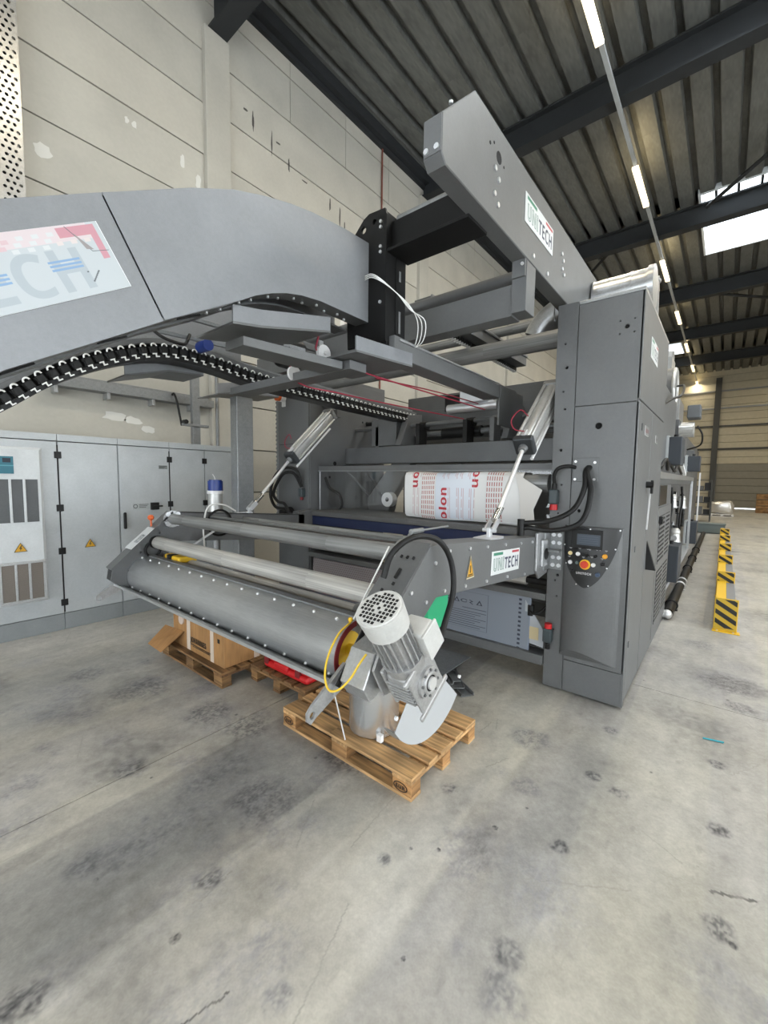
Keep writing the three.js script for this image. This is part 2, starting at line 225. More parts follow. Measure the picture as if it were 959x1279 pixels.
{
  const f = thing('floor', 'worn pale grey concrete floor with scuffs and round foot marks', 'floor', [0, 0, 0], null, 'structure');
  const xs = [XL - 0.3, -2.813, 2.2, XR + 0.3], zs = [ZN + 0.3, 3, -4.4, -10.6, -16.8, -23, -29.2, -35.4, -46], gp = 0.008;
  for (let i = 0; i < 3; i++) for (let j = 0; j < zs.length - 1; j++) {
    const g = fin(pb(xs[i] + (i ? gp / 2 : 0), xs[i + 1] - (i < 2 ? gp / 2 : 0), -0.15, 0, zs[j + 1] + gp / 2, zs[j] - gp / 2)), p = g.attributes.position, uv = g.attributes.uv;
    for (let k = 0; k < p.count; k++) uv.setXY(k, (p.getX(k) + 8) / FT, (2 - p.getZ(k)) / FT);
    part(f, 'slab', g, M.floor, null, true);
  }
  part(f, 'joint_filler', pb(XL - 0.3, XR + 0.3, -0.2, -0.012, -46, ZN + 0.3), std([0.16, 0.16, 0.15], 0.9));
}
// left wall: precast concrete panels between columns
{
  const w = thing('wall_left', 'cream precast concrete wall panels with dark joints', 'wall', [XL, 0, -16], null, 'structure');
  const mats = [M.wall, M.wallB, M.wallC];
  part(w, 'joint_backing', pb(XL - 0.3, XL - 0.14, 0, 11.2, ZF - 0.3, ZN + 0.3), std([0.16, 0.155, 0.145], 0.9));
  for (let b = 0; b < BAYS.length - 1; b++) for (let k = 0; k < 14; k++) {
    const y0 = k * 0.8, y1 = Math.min(11.1, y0 + 0.8);
    const cuts = k >= 11 ? [0, 0.25, 0.5, 0.75, 1] : [0, 1];
    for (let q = 0; q < cuts.length - 1; q++) { const z1 = BAYS[b] + (BAYS[b + 1] - BAYS[b]) * cuts[q], z0 = BAYS[b] + (BAYS[b + 1] - BAYS[b]) * cuts[q + 1]; part(w, 'concrete_panel', pb(XL - 0.14 - rr(0, 0.002), XL - rr(0, 0.003), y0 + 0.011, y1 - 0.011, z0 + 0.006, z1 - 0.006), mats[Math.floor(rnd() * 3)]); }
  }
  for (const z of ZB) part(w, 'column', bx(XL - 0.1, XL + 0.09, 0, z > -5 ? 9.15 : 9.65, z - 0.2, z + 0.24, 0.01), M.wallB);
  // patches of pale filler and dark scuffs on the panels
  const patch = (y, z, a, b, mat) => { const pts = []; for (let k = 0; k < 14; k++) { const t = k / 14 * Math.PI * 2, r = 0.65 + 0.5 * rnd(); pts.push([z + a * r * Math.cos(t), y + b * r * Math.sin(t)]); } part(w, mat === fill ? 'filler_patch' : 'scuff', exYZ(pts, XL - 0.004, XL + 0.0015, 0), mat); };
  const fill = std([0.66, 0.65, 0.61], 0.9), dark = std([0.08, 0.075, 0.07], 0.9);
  for (const [y, z, a, b] of [[5.65, -3.1, 0.28, 0.1], [5.5, -3.35, 0.2, 0.1], [5.85, -3.5, 0.1, 0.12], [6.2, -3.6, 0.05, 0.2], [6.7, -3.65, 0.05, 0.15], [6.9, -3.4, 0.04, 0.12], [7.0, -2.7, 0.04, 0.05], [7.0, -2.6, 0.03, 0.05], [6.0, -1.6, 0.1, 0.1], [5.2, -1.6, 0.08, 0.1], [4.95, -1.75, 0.06, 0.06], [5.7, -6.4, 0.12, 0.18], [6.0, -7.2, 0.25, 0.2], [5.4, -7.0, 0.1, 0.12], [5.0, -7.6, 0.18, 0.18], [2.75, -2.3, 0.16, 0.07], [2.72, -2.55, 0.14, 0.06], [2.6, -2.75, 0.1, 0.06], [6.0, -12.6, 0.12, 0.18], [3.7, -4.6, 0.2, 0.1]]) patch(y, z, a, b, fill);
  for (const [y, z, a, b] of [[8.3, -4.7, 0.02, 0.16], [8.15, -5.1, 0.015, 0.22], [8.25, -5.25, 0.06, 0.02], [8.0, -5.5, 0.02, 0.12], [7.9, -5.9, 0.08, 0.015], [7.8, -6.6, 0.02, 0.14], [7.7, -6.9, 0.02, 0.2], [7.55, -7.05, 0.015, 0.1], [8.4, -4.55, 0.05, 0.02]]) patch(y, z, a, b, dark);
}
struct('wall_right', [pb(XR, XR + 0.3, 0, SW[2], ZF - 0.3, ZN + 0.3), pb(XR, XR + 0.3, SW[3], 11.2, ZF - 0.3, ZN + 0.3), pb(XR, XR + 0.3, SW[2], SW[3], ZF - 0.3, SW[0]), pb(XR, XR + 0.3, SW[2], SW[3], SW[1], ZN + 0.3)], M.wallB, 'cream hall wall on the aisle side with a window band', 'wall');
{
  const w = thing('window_9', 'long window band in the aisle side wall', 'window', [XR + 0.15, SW[2], (SW[0] + SW[1]) / 2], null, 'structure'); part(w, 'pane', pb(XR + 0.14, XR + 0.15, SW[2], SW[3], SW[0], SW[1]), M.glass);
  for (let k = 0; k <= 9; k++) { const z = SW[0] + (SW[1] - SW[0] - 0.08) * k / 9; part(w, 'mullion', pb(XR + 0.1, XR + 0.2, SW[2], SW[3], z, z + 0.08), M.beam); }
}
struct('wall_front', [pb(XL - 0.3, FW[0], 0, 11.2, ZN, ZN + 0.3), pb(FW[1], XR + 0.3, 0, 11.2, ZN, ZN + 0.3), pb(FW[0], FW[1], 0, FW[2], ZN, ZN + 0.3), pb(FW[0], FW[1], FW[3], 11.2, ZN, ZN + 0.3)], M.wallB, 'cream hall end wall with a long window band', 'wall');
{
  const w = thing('window_8', 'long window band in the hall end wall', 'window', [(FW[0] + FW[1]) / 2, FW[2], ZN + 0.15], null, 'structure'); part(w, 'pane', pb(FW[0], FW[1], FW[2], FW[3], ZN + 0.14, ZN + 0.15), M.glass);
  for (let k = 0; k <= 6; k++) { const x = FW[0] + (FW[1] - FW[0] - 0.08) * k / 6; part(w, 'mullion', pb(x, x + 0.08, FW[2], FW[3], ZN + 0.1, ZN + 0.2), M.beam); }
}
// back wall: horizontal sandwich panels, steel column and rails, sectional door with a lit gap below
{
  const z = ZF + 0.4, w = thing('wall_back', 'beige horizontal sandwich panel wall with dark steel column', 'wall', [0, 0, z], null, 'structure');
  const DX0 = -0.62, DX1 = 3.6, DH = 3.35;
  part(w, 'wall_core', [pb(XL - 0.3, DX0 - 0.1, 0, 11.2, z - 0.4, z - 0.1), pb(DX1 + 0.1, XR + 0.3, 0, 11.2, z - 0.4, z - 0.1), pb(DX0 - 0.1, DX1 + 0.1, DH, 11.2, z - 0.4, z - 0.1)], M.backSteel);
  for (let y = 0, k = 0; y < 10.8; y += 0.55, k++) {
    if (y + 0.55 > DH) part(w, 'wall_panel', bx(XL, XR, Math.max(y, DH), y + 0.535, z - 0.1, z - 0.02, 0.02), M.backPanel);
    else { part(w, 'wall_panel', bx(XL, DX0, y, y + 0.535, z - 0.1, z - 0.02, 0.02), M.backPanel); part(w, 'wall_panel', bx(DX1, XR, y, y + 0.535, z - 0.1, z - 0.02, 0.02), M.backPanel); }
  }
  part(w, 'steel_column', bx(-1.0, -0.64, 0, 9.7, z - 0.02, z + 0.3), M.backSteel); part(w, 'steel_column', bx(4.3, 4.7, 0, 9.7, z - 0.02, z + 0.3), M.backSteel);
  for (const [y, t] of [[8.75, 0.1], [7.48, 0.1], [6.15, 0.12], [4.45, 0.14]]) part(w, 'wall_rail', bx(XL, XR, y - t / 2, y + t / 2, z - 0.02, z + 0.1), y > 7 ? M.galvDull : M.backSteel);
  const d = thing('door_1', 'dark beige sectional loading door with daylight gap underneath', 'door', [1.5, 0, z], null, 'structure');
  for (let k = 0; k < 6; k++) part(d, 'door_section', bx(DX0, DX1, 0.09 + k * 0.545, 0.62 + k * 0.545, z - 0.12, z - 0.06, 0.02), M.door);
  part(d, 'door_core', pb(DX0 - 0.05, DX1 + 0.05, 0.1, DH + 0.1, z - 0.16, z - 0.12), M.backSteel); part(d, 'door_guide', [bx(DX0 - 0.08, DX0, 0, DH, z - 0.12, z + 0.02), bx(DX1, DX1 + 0.08, 0, DH, z - 0.12, z + 0.02)], M.galvDull);
}
// ceiling: trapezoidal steel deck sheets per bay, roof slab above with openings, curbs and panes
{
  const c = thing('ceiling', 'dark ribbed galvanised steel roof deck', 'ceiling', [0, DECK, -16], null, 'structure');
  const pitch = 0.5, prof = [];
  const per = [[0, 0], [0.33, 0], [0.365, 0.14], [0.465, 0.14], [0.5, 0]];
  for (let k = 0; k < 3; k++) for (const [a, b] of per.slice(0, 4)) prof.push([k * pitch + a, b]);
  prof.push([3 * pitch, 0]);
  const outline = [...prof, ...prof.slice().reverse().map(([a, b]) => [a, b + 0.006])];
  const W = 3 * pitch, geoCache = {};
  const sheet = (x, z0, z1) => {
    const L = z1 - z0, key = L.toFixed(2); geoCache[key] ??= fin(ext(outline, L, 0));
    const m = new THREE.Mesh(geoCache[key], M.deck); m.name = 'deck_sheet'; m.position.set(x, 0, z0 + 16); m.castShadow = m.receiveShadow = true; c.add(m);
  };
  const slabs = [];
  for (let b = 0; b < BAYS.length - 1; b++) {
    const z1 = BAYS[b], z0 = BAYS[b + 1];
    for (let x = -7.07; x < XR - 0.2; x += W) {
      let segs = [[z0, z1]];
      for (const [sx0, sx1, sz0, sz1] of SKYLIGHTS) if (x + W > sx0 + 0.02 && x < sx1 - 0.02) segs = segs.flatMap(([a, q]) => sz1 <= a || sz0 >= q ? [[a, q]] : [[a, sz0], [sz1, q]].filter(([u, v]) => v - u > 0.05));
      for (const [a, q] of segs) sheet(x, a, q);
    }
  }
  // roof build-up with the same openings
  const zc = [...new Set([ZN + 0.3, ZF - 0.5, ...SKYLIGHTS.flatMap((s) => [s[2], s[3]])])].sort((a, b) => a - b);
  for (let i = 0; i < zc.length - 1; i++) {
    const open = SKYLIGHTS.filter((s) => s[2] <= zc[i] + 1e-6 && s[3] >= zc[i + 1] - 1e-6).sort((a, b) => a[0] - b[0]); let x = XL - 0.3;
    for (const s of open) { slabs.push(pb(x, s[0], DECK + 0.14, DECK + 0.4, zc[i], zc[i + 1])); x = s[1]; }
    slabs.push(pb(x, XR + 0.3, DECK + 0.14, DECK + 0.4, zc[i], zc[i + 1]));
  }
  part(c, 'roof_insulation', slabs, M.backSteel);
  SKYLIGHTS.forEach(([x0, x1, z0, z1], i) => {
    const s = thing('window_' + (i + 1), ['long roof light with white curb beyond the second ceiling beam', 'roof light above the aisle', 'roof light above the conveyor foot', 'roof light above the outer aisle', 'roof light above the outer aisle', 'roof light above the outer aisle', 'small bright roof light at the far end above the dryer'][i], 'roof light', [(x0 + x1) / 2, DECK, (z0 + z1) / 2], null, 'structure');
    part(s, 'curb', [pb(x0 - 0.05, x0 + 0.012, DECK - 0.02, DECK + 0.75, z0 - 0.05, z1 + 0.05), pb(x1 - 0.012, x1 + 0.05, DECK - 0.02, DECK + 0.75, z0 - 0.05, z1 + 0.05), pb(x0, x1, DECK - 0.02, DECK + 0.75, z0 - 0.05, z0 + 0.012), pb(x0, x1, DECK - 0.02, DECK + 0.75, z1 - 0.012, z1 + 0.05)], std([0.7, 0.74, 0.77], 0.7));
    if (i === 0) for (let x = x0 + 0.33; x < x1; x += 0.5) part(s, 'glazing_bar', pb(x, x + 0.06, DECK - 0.01, DECK + 0.06, -16.35, z1), M.beam);
    part(s, 'pane', pb(x0 - 0.05, x1 + 0.05, DECK + 0.75, DECK + 0.76, z0 - 0.05, z1 + 0.05), M.glass);
  });
  // I-beams across the hall
  ZB.forEach((z, i) => {
    const b = thing('roof_beam', ['dark steel roof beam behind the viewer', 'dark roof beam ending on the wall column above the conveyor', 'dark roof beam crossing directly above the overhead gantry beam', 'dark roof beam crossing under the long roof light', 'dark roof beam just beyond the long roof light', 'fourth dark roof beam beyond the gantry', 'fifth dark roof beam beyond the gantry', 'last dark roof beam against the far wall'][i], 'beam', [1, 9.65, z], null, 'structure');
    const I = [[-0.16, 9.65], [0.16, 9.65], [0.16, 9.69], [0.03, 9.69], [0.03, 10.2], [0.16, 10.2], [0.16, 10.24], [-0.16, 10.24], [-0.16, 10.2], [-0.03, 10.2], [-0.03, 9.69], [-0.16, 9.69]];
    part(b, 'i_section', exYZ(I.map(([a, y]) => [a + z, y - (i < 2 ? 0.5 : 0)]), XL + 0.02, XR, 0), M.beam); if (i < 2) for (const x of [-6.8, -2, 3, 8]) part(b, 'stub_post', bx(x - 0.08, x + 0.08, 9.74, 10.24, z - 0.08, z + 0.08), M.beam);
  });
  struct('trim_1', [bx(XL + 0.0, XL + 0.2, 10.0, 10.24, ZF, ZN), bx(XL + 0.0, XL + 0.08, 9.9, 10.02, ZF, ZN)], M.beam, 'dark edge beam along the top of the concrete wall', 'trim');
  // diagonal wind braces in the roof plane
  for (const [x0, z0, x1, z1, l] of [[-0.9, -15.9, 3.2, -10.6, 'long black diagonal roof brace in front of the long roof light'], [-3.6, -16.8, -5.6, -19.5, 'short black diagonal roof brace above the tower'], [4, -28.2, -1, -23, 'thin black diagonal roof brace further down the hall']]) single('wind_brace', l, 'brace', bar(V(x0, 9.95, z0), V(x1, 9.95, z1), 0.09, 0.09), M.beam, null, 'structure');
}
// strip lights on continuous trunking
{
  const yl = 9.48, rows = [[-2.15, 'visible'], [3.9, 'aisle']];
  const glow = new THREE.MeshStandardMaterial({ color: 0xffffff, emissive: new THREE.Color(1.0, 0.8, 0.46), emissiveIntensity: 2.2 });
  const lamp0 = {};
  rows.forEach(([x, k], ri) => {
    single('lamp_trunking', ri ? 'grey lamp trunking above the outer aisle' : 'grey lamp trunking rail running under the roof beams', 'rail', bx(x - 0.04, x + 0.04, yl + 0.04, yl + 0.1, ZF + 0.5, ZN - 0.3), M.cabinet, 'lamp trunking rails');
    for (let i = 0; i < 8; i++) {
      const z = -7.5 + 5.5 - i * 5.5;
      let t;
      if (!lamp0.t) {
        t = lamp0.t = thing('strip_light', 'glowing warm strip light on the trunking', 'lamp', [x, yl, z], 'strip lights in rows under the roof');
        part(t, 'housing', bx(x - 0.035, x + 0.035, yl + 0.02, yl + 0.04, z - 0.93, z + 0.93), M.white);
        part(t, 'light_diffuser', bx(x - 0.07, x + 0.07, yl - 0.03, yl + 0.03, z - 0.92, z + 0.92), glow);
      } else t = copyOf(lamp0.t, [x, yl, z]);
      const nth = ['first', 'second', 'third', 'fourth', 'fifth', 'sixth', 'seventh', 'eighth'][i]; t.userData.label = nth + ' glowing warm strip light along the ' + (ri ? 'outer aisle trunking' : 'trunking rail above the machine');
      const l = new THREE.RectAreaLight(new THREE.Color(1.0, 0.86, 0.62), LAMP, 0.08, 1.84); l.position.set(x, yl - 0.036, z); l.rotation.x = -Math.PI / 2; l.castShadow = true; l.name = 'strip_lamp_light'; scene.add(l);
      const lu = new THREE.RectAreaLight(new THREE.Color(1.0, 0.78, 0.42), LAMP_UP, 0.15, 1.84); lu.position.set(x, yl + 0.115, z); lu.rotation.x = Math.PI / 2; lu.castShadow = true; lu.name = 'strip_lamp_light_up'; scene.add(lu);
    }
  });
}

// ================================================================ SWITCH CABINETS ALONG THE LEFT WALL
{
  const X = -6.15, XB = -6.8, seams = [-0.12, -0.76, -1.405, -2.04, -2.69, -3.21, -3.73];
  const warn = (t, y, z) => plane('warning_sign', t, warnTex, [X + 0.028, y, z], 0.125, 0.115, FX, { alpha: true, label: 'yellow triangle high voltage sign' });
  const names = ['grey switch cabinet beside the cooling unit cabinet', 'pale switch cabinet with built-on cooling unit and vents', 'plain grey switch cabinet with one triangle sign', 'grey switch cabinet with main switch, black handle and name plates', 'plain grey switch cabinet behind the blue capped motor', 'last narrow grey switch cabinet beside the galvanised column'];
  for (let i = 0; i < 6; i++) {
    const z1 = seams[i] - 0.002, z0 = seams[i + 1] + 0.002, zc = (z0 + z1) / 2;
    const t = thing('switch_cabinet', names[i], 'cabinet', [(X + XB) / 2, 0, zc], 'switch cabinets in a row along the wall');
    part(t, 'body', bx(XB, X - 0.022, 0.2, 2.28, z0, z1), M.cabinet); part(t, 'plinth', bx(XB, X - 0.01, 0, 0.2, z0, z1), M.plinth);
    part(t, 'top_trim', bx(XB, X + 0.005, 2.285, 2.365, z0, z1), M.cabinet);
    const d = part(t, 'door', bx(X - 0.02, X, 0.21, 2.275, z0 + 0.005, z1 - 0.005, 0.003), M.cabinet);
    if ([2, 4].includes(i)) for (const [z, s] of [[z1, 0], [i === 4 ? z0 : NaN, 1]]) if (!Number.isNaN(z)) for (const y of [2.12, 1.49, 0.97, 0.34]) part(d, 'hinge', bx(X - 0.002, X + 0.012, y - 0.04, y + 0.04, z - 0.035, z + 0.035), M.black);
    if (i === 2 || i === 4) part(t, 'seal_strip', bx(X - 0.015, X + 0.004, 0.22, 2.24, z1 - 0.006, z1 + 0.006), M.black);
    if (i === 1) {
      const u = part(t, 'cooling_unit', exYZ([[z1 - 0.05, 0.42], [-1.245, 0.42], [-1.245, 2.19], [z1 - 0.05, 2.19]], X, X + 0.09, 0.03), M.cabinetUnit);
      const vent = (y0, y1, za, zb, frame) => { const meshDark = std([0.2, 0.175, 0.15], 0.35, 0.6);
        if (frame) part(u, 'vent_frame', [bx(X + 0.088, X + 0.108, y0 - 0.03, y0, za - 0.03, zb + 0.03), bx(X + 0.088, X + 0.108, y1, y1 + 0.03, za - 0.03, zb + 0.03), bx(X + 0.088, X + 0.108, y0, y1, za - 0.03, za), bx(X + 0.088, X + 0.108, y0, y1, zb, zb + 0.03)], M.galv);
        part(u, 'vent_mesh', pb(X + 0.086, X + 0.0925, y0, y1, za, zb), frame ? meshDark : M.paintDark);
        const g = []; for (let y = y0 + 0.008; y < y1; y += 0.016) g.push(pb(X + 0.092, X + 0.0965, y, y + 0.006, za, zb)); part(u, 'vent_slats', g, frame ? meshDark : M.paintDark).userData.kind = 'stuff';
        const w = (zb - za) / 3; for (let k = 1; k < 3; k++) part(u, 'vent_bar', bx(X + 0.09, X + 0.104, y0, y1, za + w * k - 0.012, za + w * k + 0.012), frame ? M.galv : M.cabinetUnit);
      };
      vent(1.35, 1.83, -1.19, -0.83, false); vent(0.47, 0.88, -1.2, -0.84, true);
      warn(t, 1.07, -1.01); plane('display', t, canvasTex(64, 96, (g) => { g.fillStyle = '#2f7f93'; g.fillRect(0, 0, 64, 96); g.fillStyle = '#123'; g.fillRect(16, 10, 36, 24); g.fillStyle = '#5fb0bf'; g.fillRect(0, 48, 64, 6); }), [X + 0.094, 1.985, -0.93], 0.12, 0.19, FX, { label: 'teal controller display' });
      const w2 = t.children.find((c) => c.name === 'warning_sign'); w2.position.x += 0.07;
    }
    if (i === 2) warn(t, 1.04, -1.69);
    if (i === 3) {
      part(d, 'handle', bx(X, X + 0.03, 1.18, 1.4, -2.115, -2.08, 0.012), M.black);
      plane('switch_plate', t, canvasTex(256, 64, (g) => { g.fillStyle = '#c4c9c9'; g.fillRect(0, 0, 256, 64); g.strokeStyle = '#222'; g.lineWidth = 5; g.beginPath(); g.arc(30, 32, 18, 0, 7); g.stroke(); g.fillStyle = '#444'; for (let k = 0; k < 3; k++) g.fillRect(64, 14 + k * 14, 90 - k * 12, 5); }), [X + 0.003, 1.475, -2.36], 0.34, 0.085, FX);
      part(d, 'main_switch', bx(X, X + 0.05, 1.42, 1.52, -2.52, -2.42), M.black); part(d, 'switch_lever', bx(X + 0.05, X + 0.07, 1.46, 1.48, -2.56, -2.44), M.black);
      plane('name_plate', t, canvasTex(128, 48, (g) => { g.fillStyle = '#8d9290'; g.fillRect(0, 0, 128, 48); g.fillStyle = '#2c2f2f'; for (let k = 0; k < 3; k++) g.fillRect(10, 8 + k * 13, 108 - k * 20, 5); }), [X + 0.003, 2.01, -2.6], 0.12, 0.05, FX);
    }
    if (i === 5) for (const y of [1.95, 1.3]) part(d, 'latch', bx(X, X + 0.02, y - 0.04, y + 0.04, z0 + 0.01, z0 + 0.04), M.black);
  }
  // services on the wall
  const tr = thing('cable_tray', 'horizontal galvanised cable tray on the wall above the cabinets', 'cable tray', [-6.93, 2.96, -3]);
  part(tr, 'tray_back', bx(-6.995, -6.98, 3.08, 3.24, -3.74, -1.45), M.galvDull); part(tr, 'tray_base', bx(-6.995, -6.8, 3.05, 3.08, -3.74, -1.45), M.galvDull); part(tr, 'tray_lip', bx(-6.82, -6.8, 3.07, 3.17, -3.74, -1.45), M.galvDull);
  for (let k = 0; k < 4; k++) part(tr, 'bracket', bx(-6.99, -6.82, 2.96, 3.05, -1.6 - k * 0.6, -1.56 - k * 0.6), M.galv);
  const vt = thing('cable_tray', 'vertical perforated cable tray running up the wall', 'cable tray', [-6.9, 0, -1.25]);
  { // perforated face
    const holes = []; for (let y = 3.5; y < 10.0; y += 0.075) for (const z of [-1.32, -1.26, -1.2]) holes.push([z + ((Math.round(y / 0.075) % 2) ? 0.015 : -0.015), y, 0.018]);
    part(vt, 'perforated_face', exYZ([[-1.37, 3.4], [-1.13, 3.4], [-1.13, 10.1], [-1.37, 10.1]], -6.84, -6.832, 0, holes), M.galv);
    part(vt, 'side_flange', [pb(-6.98, -6.83, 3.4, 10.1, -1.375, -1.365), pb(-6.98, -6.83, 3.4, 10.1, -1.135, -1.125)], M.galv); part(vt, 'cable_bundle', [cy(3.4, 10.1, -6.9, -1.28, 0.04, 10), cy(3.4, 10.1, -6.9, -1.2, 0.03, 10)], M.black);
  }
  single('drain_pipe', 'dark vertical pipe beside the perforated cable tray', 'pipe', [cy(3.4, 10.1, -6.88, -1.0, 0.06), torus([-6.88, 7.6, -1.0], 'y', 0.065, 0.012)], M.black);
  single('conduit', 'thin red vertical conduit on the concrete wall', 'pipe', cy(0, 9.9, -6.96, -8.3, 0.02, 10), std([0.2, 0.06, 0.04], 0.6));
  const p1 = thing('cable_riser', 'grey riser profile standing on the cabinets', 'riser', [-6.5, 2.365, -3.25]);
  part(p1, 'profile', bx(-6.54, -6.46, 2.365, 3.6, -3.32, -3.2), M.galvDull); part(p1, 'clamp', bx(-6.52, -6.44, 2.66, 2.7, -3.45, -3.05), M.galvDull); part(p1, 'valve', cx(-6.5, -6.42, 2.72, -3.08, 0.035, 12), M.black);
  single('conduit', 'dark thin conduit beside the grey riser', 'pipe', cy(2.365, 3.7, -6.9, -3.85, 0.028, 10), M.galvDull);
  single('hanging_cable', 'black cable end hanging from the cable tray', 'cable', tube([[-6.8, 3.16, -3.05], [-6.76, 3.18, -3.05], [-6.7, 3.1, -3.06], [-6.68, 2.85, -3.1], [-6.66, 2.68, -3.12]], 0.016, 20), M.cable);
}

// ================================================================ RIGHT TOWER WITH OPERATOR PANEL
const TF = -3.81;
{
  const t = thing('machine_tower', 'tall grey machine tower with operator panel and side doors', 'tower', [-0.88, 0, -4.6]);
  part(t, 'body', bx(-1.2, -0.575, 0.02, 3.35, -5.45, TF - 0.02), M.paint);
  part(t, 'edge_strip', exXY([[-1.2, 0.02], [-1.035, 0.02], [-1.035, 3.38], [-1.2, 3.38]], TF - 0.02, TF, 0.002, [0.55, 0.86, 1.0, 1.05, 1.6, 1.85, 2.15, 2.5, 2.65, 2.85, 3.05].map((y, k) => [-1.13 + (k % 2) * 0.02, y, k % 3 ? 0.008 : 0.012])), M.paint);
  part(t, 'hole_backing', pb(-1.19, -1.05, 0.3, 3.3, TF - 0.024, TF - 0.018), M.hole);
  part(t, 'upper_front_panel', exXY([[-1.03, 2.515], [-0.56, 2.515], [-0.56, 3.35], [-1.03, 3.35]], TF - 0.02, TF, 0.003, [[-0.67, 3.1, 0.016], [-0.72, 3.15, 0.005], [-0.62, 3.15, 0.005], [-0.72, 3.05, 0.005], [-0.62, 3.05, 0.005]]), M.paint);
  part(t, 'hole_backing', [pb(-0.76, -0.58, 3.0, 3.2, TF - 0.024, TF - 0.018), pb(-0.9, -0.78, 2.28, 2.4, TF - 0.024, TF - 0.018), pb(-1.05, -0.9, 1.5, 1.7, TF - 0.024, TF - 0.018)], M.hole);
  part(t, 'lower_front_panel', exXY([[-1.03, 0.305], [-0.56, 0.305], [-0.56, 2.51], [-1.03, 2.51]], TF - 0.02, TF, 0.003, [[-0.84, 2.34, 0.026], [-0.96, 1.63, 0.014]]), M.paint);
  part(t, 'kick_panel', bx(-1.03, -0.56, 0.02, 0.30, TF - 0.022, TF - 0.002), M.paint);
  part(t, 'top_cap', bx(-1.03, -0.555, 3.35, 3.375, -5.45, TF + 0.004), M.galv);
  // side
  part(t, 'side_upper_panel', bx(-0.577, -0.555, 2.53, 3.35, -5.45, TF), M.paint);
  const d1 = part(t, 'side_door', bx(-0.577, -0.555, 0.06, 2.52, -4.555, -3.87), M.paint), d2 = part(t, 'side_door', bx(-0.577, -0.555, 0.06, 2.52, -5.43, -4.575), M.paint);
  part(t, 'corner_post', bx(-0.577, -0.555, 0.02, 2.52, -3.86, TF - 0.0), M.paint);
  part(d1, 'door_handle', [cx(-0.555, -0.5, 1.86, -4.42, 0.03, 14), bx(-0.52, -0.5, 1.78, 1.9, -4.44, -4.4)], M.black); part(d1, 'key_tag', bar(V(-0.52, 1.8, -4.42), V(-0.525, 1.46, -4.36), 0.012, 0.006), M.white);
  part(d1, 'lock', [bx(-0.556, -0.548, 2.3, 2.36, -4.0, -3.97), bx(-0.556, -0.548, 1.3, 1.35, -4.0, -3.97), bx(-0.556, -0.548, 0.5, 0.55, -3.95, -3.92)], M.paintDark);
  part(d2, 'triangular_guard', exXY([[-0.555, 1.04], [-0.47, 1.04], [-0.555, 1.32]], -4.72, -4.68, 0.003), M.black);
  plane('type_plate', t, canvasTex(128, 48, (g) => { g.fillStyle = '#9a9c9c'; g.fillRect(0, 0, 128, 48); g.fillStyle = '#7a3a3a'; for (let k = 0; k < 6; k++) g.fillRect(8 + k * 19, 14, 13, 20); }), [-0.553, 2.32, -4.25], 0.2, 0.08, FX); plane('type_plate', t, canvasTex(128, 48, (g) => { g.fillStyle = '#8a8c8c'; g.fillRect(0, 0, 128, 48); g.fillStyle = '#555'; for (let k = 0; k < 5; k++) g.fillRect(10 + k * 22, 16, 14, 16); }), [-0.553, 2.3, -4.9], 0.14, 0.07, FX);
  plane('logo_sign', t, logoTex, [-0.552, 3.02, -4.42], 0.42, 0.17, FX, { label: 'white logo plate' });
  // bulged cover with operator panel
  const bulge = (x) => TF + 0.075 * Math.pow(Math.max(0, Math.sin(Math.PI * Math.min(1, Math.max(0, (x + 1.065) / 0.45)))), 0.62);
  const arc = []; for (let k = 0; k <= 24; k++) { const x = -1.065 + k / 24 * 0.45; arc.push([x, bulge(x)]); }
  const cov = exXZ([[-1.065, TF - 0.005], ...arc, [-0.615, TF - 0.005]], 0.30, 1.505, 0.0);
  { const p = cov.attributes.position; for (let i = 0; i < p.count; i++) if (p.getY(i) < 0.35) { const u = (p.getX(i) + 1.065) / 0.45; p.setY(i, 0.345 + 0.12 * (p.getZ(i) - TF) / 0.075 * (1 - 0.75 * u)); } cov.computeVertexNormals(); }
  part(t, 'bulged_cover', cov, M.paint);
  // black panel bent over the bulge
  const rows = [[1.505, -1.058, -0.618], [1.45, -1.062, -0.625], [1.4, -1.062, -0.635], [1.33, -1.06, -0.65], [1.27, -1.055, -0.668], [1.21, -1.043, -0.69], [1.16, -1.025, -0.715], [1.11, -1.0, -0.74], [1.07, -0.975, -0.765], [1.04, -0.952, -0.79], [1.015, -0.925, -0.815], [0.998, -0.9, -0.845], [0.99, -0.878, -0.868]], pg = new THREE.BufferGeometry(), pp = [], pi = [], PC = 20;
  for (const [y, l, r] of rows) for (let k = 0; k <= PC; k++) { const x = l + (r - l) * k / PC; pp.push(x, y, bulge(x) + 0.004); }
  for (let i = 0; i < rows.length - 1; i++) for (let k = 0; k < PC; k++) { const q = i * (PC + 1) + k, w = q + PC + 1; pi.push(q, w, q + 1, q + 1, w, w + 1); }
  pg.setAttribute('position', new THREE.Float32BufferAttribute(pp, 3)); pg.setIndex(pi); pg.computeVertexNormals();
  const op = part(t, 'operator_panel', pg, std([0.022, 0.023, 0.024], 0.4, 0, { side: THREE.DoubleSide }), 'black tapered operator panel');
  const zf = bulge(-0.84) + 0.004;
  part(op, 'screen_bezel', bx(-0.985, -0.748, 1.325, 1.484, zf - 0.03, zf + 0.012), M.black);
  plane('screen', op, canvasTex(128, 72, (g) => { g.fillStyle = '#59616c'; g.fillRect(0, 0, 128, 72); g.strokeStyle = '#6d7682'; g.lineWidth = 2; for (let k = 1; k < 5; k++) { g.beginPath(); g.moveTo(10, k * 14); g.lineTo(118, k * 14); g.stroke(); } }), [-0.85, 1.4, zf + 0.013], 0.178, 0.092, null, { color: 0x333333, rough: 0.2 });
